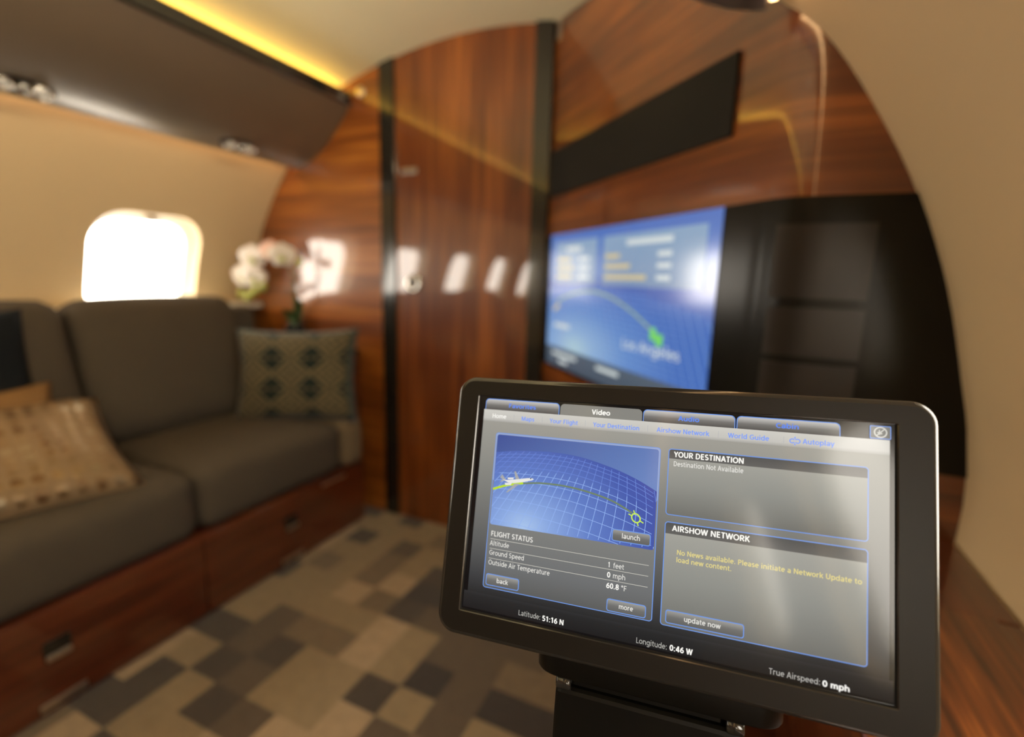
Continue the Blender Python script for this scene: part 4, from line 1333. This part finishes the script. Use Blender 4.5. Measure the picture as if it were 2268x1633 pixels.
# parallels follow the globe
for yl in (59.0, 52.4, 46.0, 39.8, 34.2, 29.2, 25.0, 21.4, 18.4, 16.0, 14.2):
    g = (yl - 12.3) / 44.0
    pts = []
    for k in range(61):
        x = mL + (mR - mL) * k / 60
        y = yl + max(0.0, 1 - g) * (horizon(x) - 12.3) + min(1.0, g) * (0.105 * x + 0.0006 * x * x)
        pts.append((x, y))
    clipadd(pts, 0.30)
flat_multi('grid_line', near, z4 + 0.00003, GRID, scn)
flat_multi('grid_line', faint, z4 + 0.00003, GRID2, scn)
def curve(P, n=40):
    out = []
    for a in range(len(P) - 1):
        p0, p1, p2, p3 = P[max(a - 1, 0)], P[a], P[a + 1], P[min(a + 2, len(P) - 1)]
        for k in range(8):
            t = k / 8
            out.append(tuple(0.5 * ((2 * p1[c]) + (-p0[c] + p2[c]) * t + (2 * p0[c] - 5 * p1[c] + 4 * p2[c] - p3[c]) * t * t + (-p0[c] + 3 * p1[c] - 3 * p2[c] + p3[c]) * t ** 3) for c in (0, 1)))
    out.append(P[-1])
    return out
rt = [(19.0, 29.6), (31.5, 27.9), (46.3, 27.8), (60.7, 29.5), (74.8, 32.8), (86.3, 38.0)]
flat_multi('route_line', stroke([(x * K, Z(y)) for x, y in curve(rt)], 1.0 * K), z4 + 0.00006, screen_mat('ui_route_olive', [(0.0, lin(112, 132, 104))]), scn)
flat_multi('flown_route', stroke([(x * K, Z(y)) for x, y in curve([(1.3, 35.0), (10, 31.7), (20.5, 29.2)])], 1.35 * K), z4 + 0.00007, screen_mat('ui_route_lime', [(0.0, lin(190, 224, 40))]), scn)
LIME = screen_mat('ui_lime', [(0.0, lin(206, 240, 80))])
dm = stroke([((88.3 + 2.3 * math.cos(a) + 0.5 * math.sin(a)) * K, Z(40.4 - 2.2 * math.sin(a) + 0.9 * math.cos(a))) for a in [2 * math.pi * i / 24 for i in range(25)]], 0.7 * K)
for dx, dy in ((1, 0.55), (-1, -0.45), (0.35, 1.05), (-0.35, -1.05)):
    dm += stroke([((88.3 + dx * 2.3) * K, Z(40.4 + dy * 2.2)), ((88.3 + dx * 4.2) * K, Z(40.4 + dy * 3.9))], 0.6 * K)
flat_multi('destination_mark', dm, z4 + 0.00009, LIME, scn)
PW = screen_mat('ui_plane_white', [(0.0, lin(232, 232, 228))])
PG = screen_mat('ui_plane_grey', [(0.0, lin(168, 170, 172))])
mm = lambda pts: [(x * K, Z(y)) for x, y in pts]
flat_multi('plane_wing', [mm([(15.6, 27.6), (17.9, 27.0), (15.2, 22.6), (14.2, 22.9)]), mm([(15.0, 30.2), (18.6, 29.7), (11.0, 35.9), (9.9, 36.0)]), mm([(5.3, 27.4), (6.6, 25.3), (7.9, 27.0), (9.4, 28.6), (6.9, 28.4)]), mm([(5.0, 30.6), (7.4, 28.0), (8.8, 28.8)])], z4 + 0.00010, PG, scn)
flat_multi('plane_body', [mm([(7.0, 28.4), (9.5, 28.6), (14.0, 27.8), (23.0, 25.9), (26.0, 25.6), (27.1, 26.1), (26.2, 26.8), (20.0, 28.7), (14.5, 29.9), (11.0, 30.0)]), mm([(8.6, 30.4), (13.2, 29.9), (12.8, 31.2), (9.2, 31.7)]), mm([(10.2, 27.0), (14.2, 26.5), (14.0, 27.6), (10.6, 28.0)])], z4 + 0.00012, PW, scn)
flat_multi('plane_window', [mm([(24.6, 25.55), (25.4, 25.5), (25.5, 26.2), (24.9, 26.3)])], z4 + 0.00014, screen_mat('ui_plane_dark', [(0.0, lin(50, 54, 70))]), scn)

BTN = screen_mat('ui_button', [(0.0, lin(98, 98, 96)), (0.5, lin(112, 112, 110)), (1.0, lin(156, 155, 150))])
for nm, l, t, r, b, x0, x1, base, cap in (('launch', 75.6, 47.9, 96.9, 54.6, 81.1, 91.2, 52.5, 2.8), ('back', 1.8, 85.3, 23.1, 92.2, 8.9, 16.1, 89.9, 2.6), ('more', 75.0, 86.0, 96.4, 92.8, 81.8, 89.5, 90.4, 2.6), ('update now', 106.5, 85.7, 145.2, 92.7, 116.0, 134.0, 90.2, 2.6)):
    flat('button_outline', rr_mm(l, t, r, b, 1.4), z4 + 0.00012, EDGE, scn)
    flat('button', rr_mm(l + 0.5, t + 0.5, r - 0.5, b - 0.5, 1.0), z4 + 0.00017, BTN, scn)
    T(nm, x0, x1, base, cap, SOFTW, 0.018, z4 + 0.00023)

# ---- bracket, hinge and arm under the monitor
def extrude_mm(name, pts, za, zb, ma, bev=1.2, parent=mon):
    k = len(pts)
    cx_ = sum(p[0] for p in pts) / k
    cy_ = sum(p[1] for p in pts) / k
    def inset(d):
        o = []
        for i, p in enumerate(pts):
            v = Vector((p[0] - cx_, p[1] - cy_))
            o.append((cx_ + (abs(v.x) - d * K) * math.copysign(1, v.x) if abs(v.x) > d * K else p[0], cy_ + (abs(v.y) - d * K) * math.copysign(1, v.y) if abs(v.y) > d * K else p[1]))
        return o
    return loft(name, [(inset(bev), za * K), (pts, (za - bev) * K), (pts, (zb + bev) * K), (inset(bev), zb * K)], ma, parent, True, True)
# support plate with round ends, seen edge on (plan outline in u/z, thin in v)
def plate_uz(name, u0, u1, zf, zb, v0, v1, rad, ma, parent=mon):
    pts = rrect(u0 * K, zb * K, u1 * K, zf * K, rad * K, 8)
    k = len(pts)
    V = [(x, Z(v0), z) for x, z in pts] + [(x, Z(v1 - 1), z) for x, z in pts] + [(x * 0.99 + 0.01 * (u0 + u1) / 2 * K, Z(v1), z * 0.97 + 0.03 * (zf + zb) / 2 * K) for x, z in pts]
    F = [[i, (i + 1) % k, (i + 1) % k + k, i + k] for i in range(k)] + [[k + i, k + (i + 1) % k, 2 * k + (i + 1) % k, 2 * k + i] for i in range(k)] + [list(range(k))[::-1], list(range(2 * k, 3 * k))]
    o = fix(mk(name, V, F, ma, parent))
    bm = bmesh.new()
    bm.from_mesh(o.data)
    for f in bm.faces:
        f.smooth = True
    for e in bm.edges:
        if len(e.link_faces) == 2 and e.calc_face_angle(0) > 0.7:
            e.smooth = False
    bm.to_mesh(o.data)
    bm.free()
    return o
plate_uz('support_plate', 35.0, 166.5, -1.0, -36.0, 124.0, 134.5, 15.0, M['bezel_low'])
for u in (48.5, 139.0):
    lathe('hinge_knuckle', [(0.0005, 0), (0.0042, 0), (0.0048, 0.001), (0.0048, 0.0075), (0.0042, 0.0085), (0.0005, 0.0085)], (u * K, Z(138.5), -0.008), (1, 0, 0), M['rim'], 20, parent=mon)
box('hinge_block', (56 * K, Z(143), -0.030), (138.5 * K, Z(134), -0.010), M['bezel_low'], mon, bev=0.002)
box('arm_post', (47.5 * K, Z(330), -0.040), (148 * K, Z(140.5), -0.006), M['bezel_low'], mon, bev=0.004, seg=3)
box('swing_arm', (100 * K, Z(332), -0.075), (262 * K, Z(300), -0.0405), M['bezel_low'], mon, bev=0.004, seg=3)
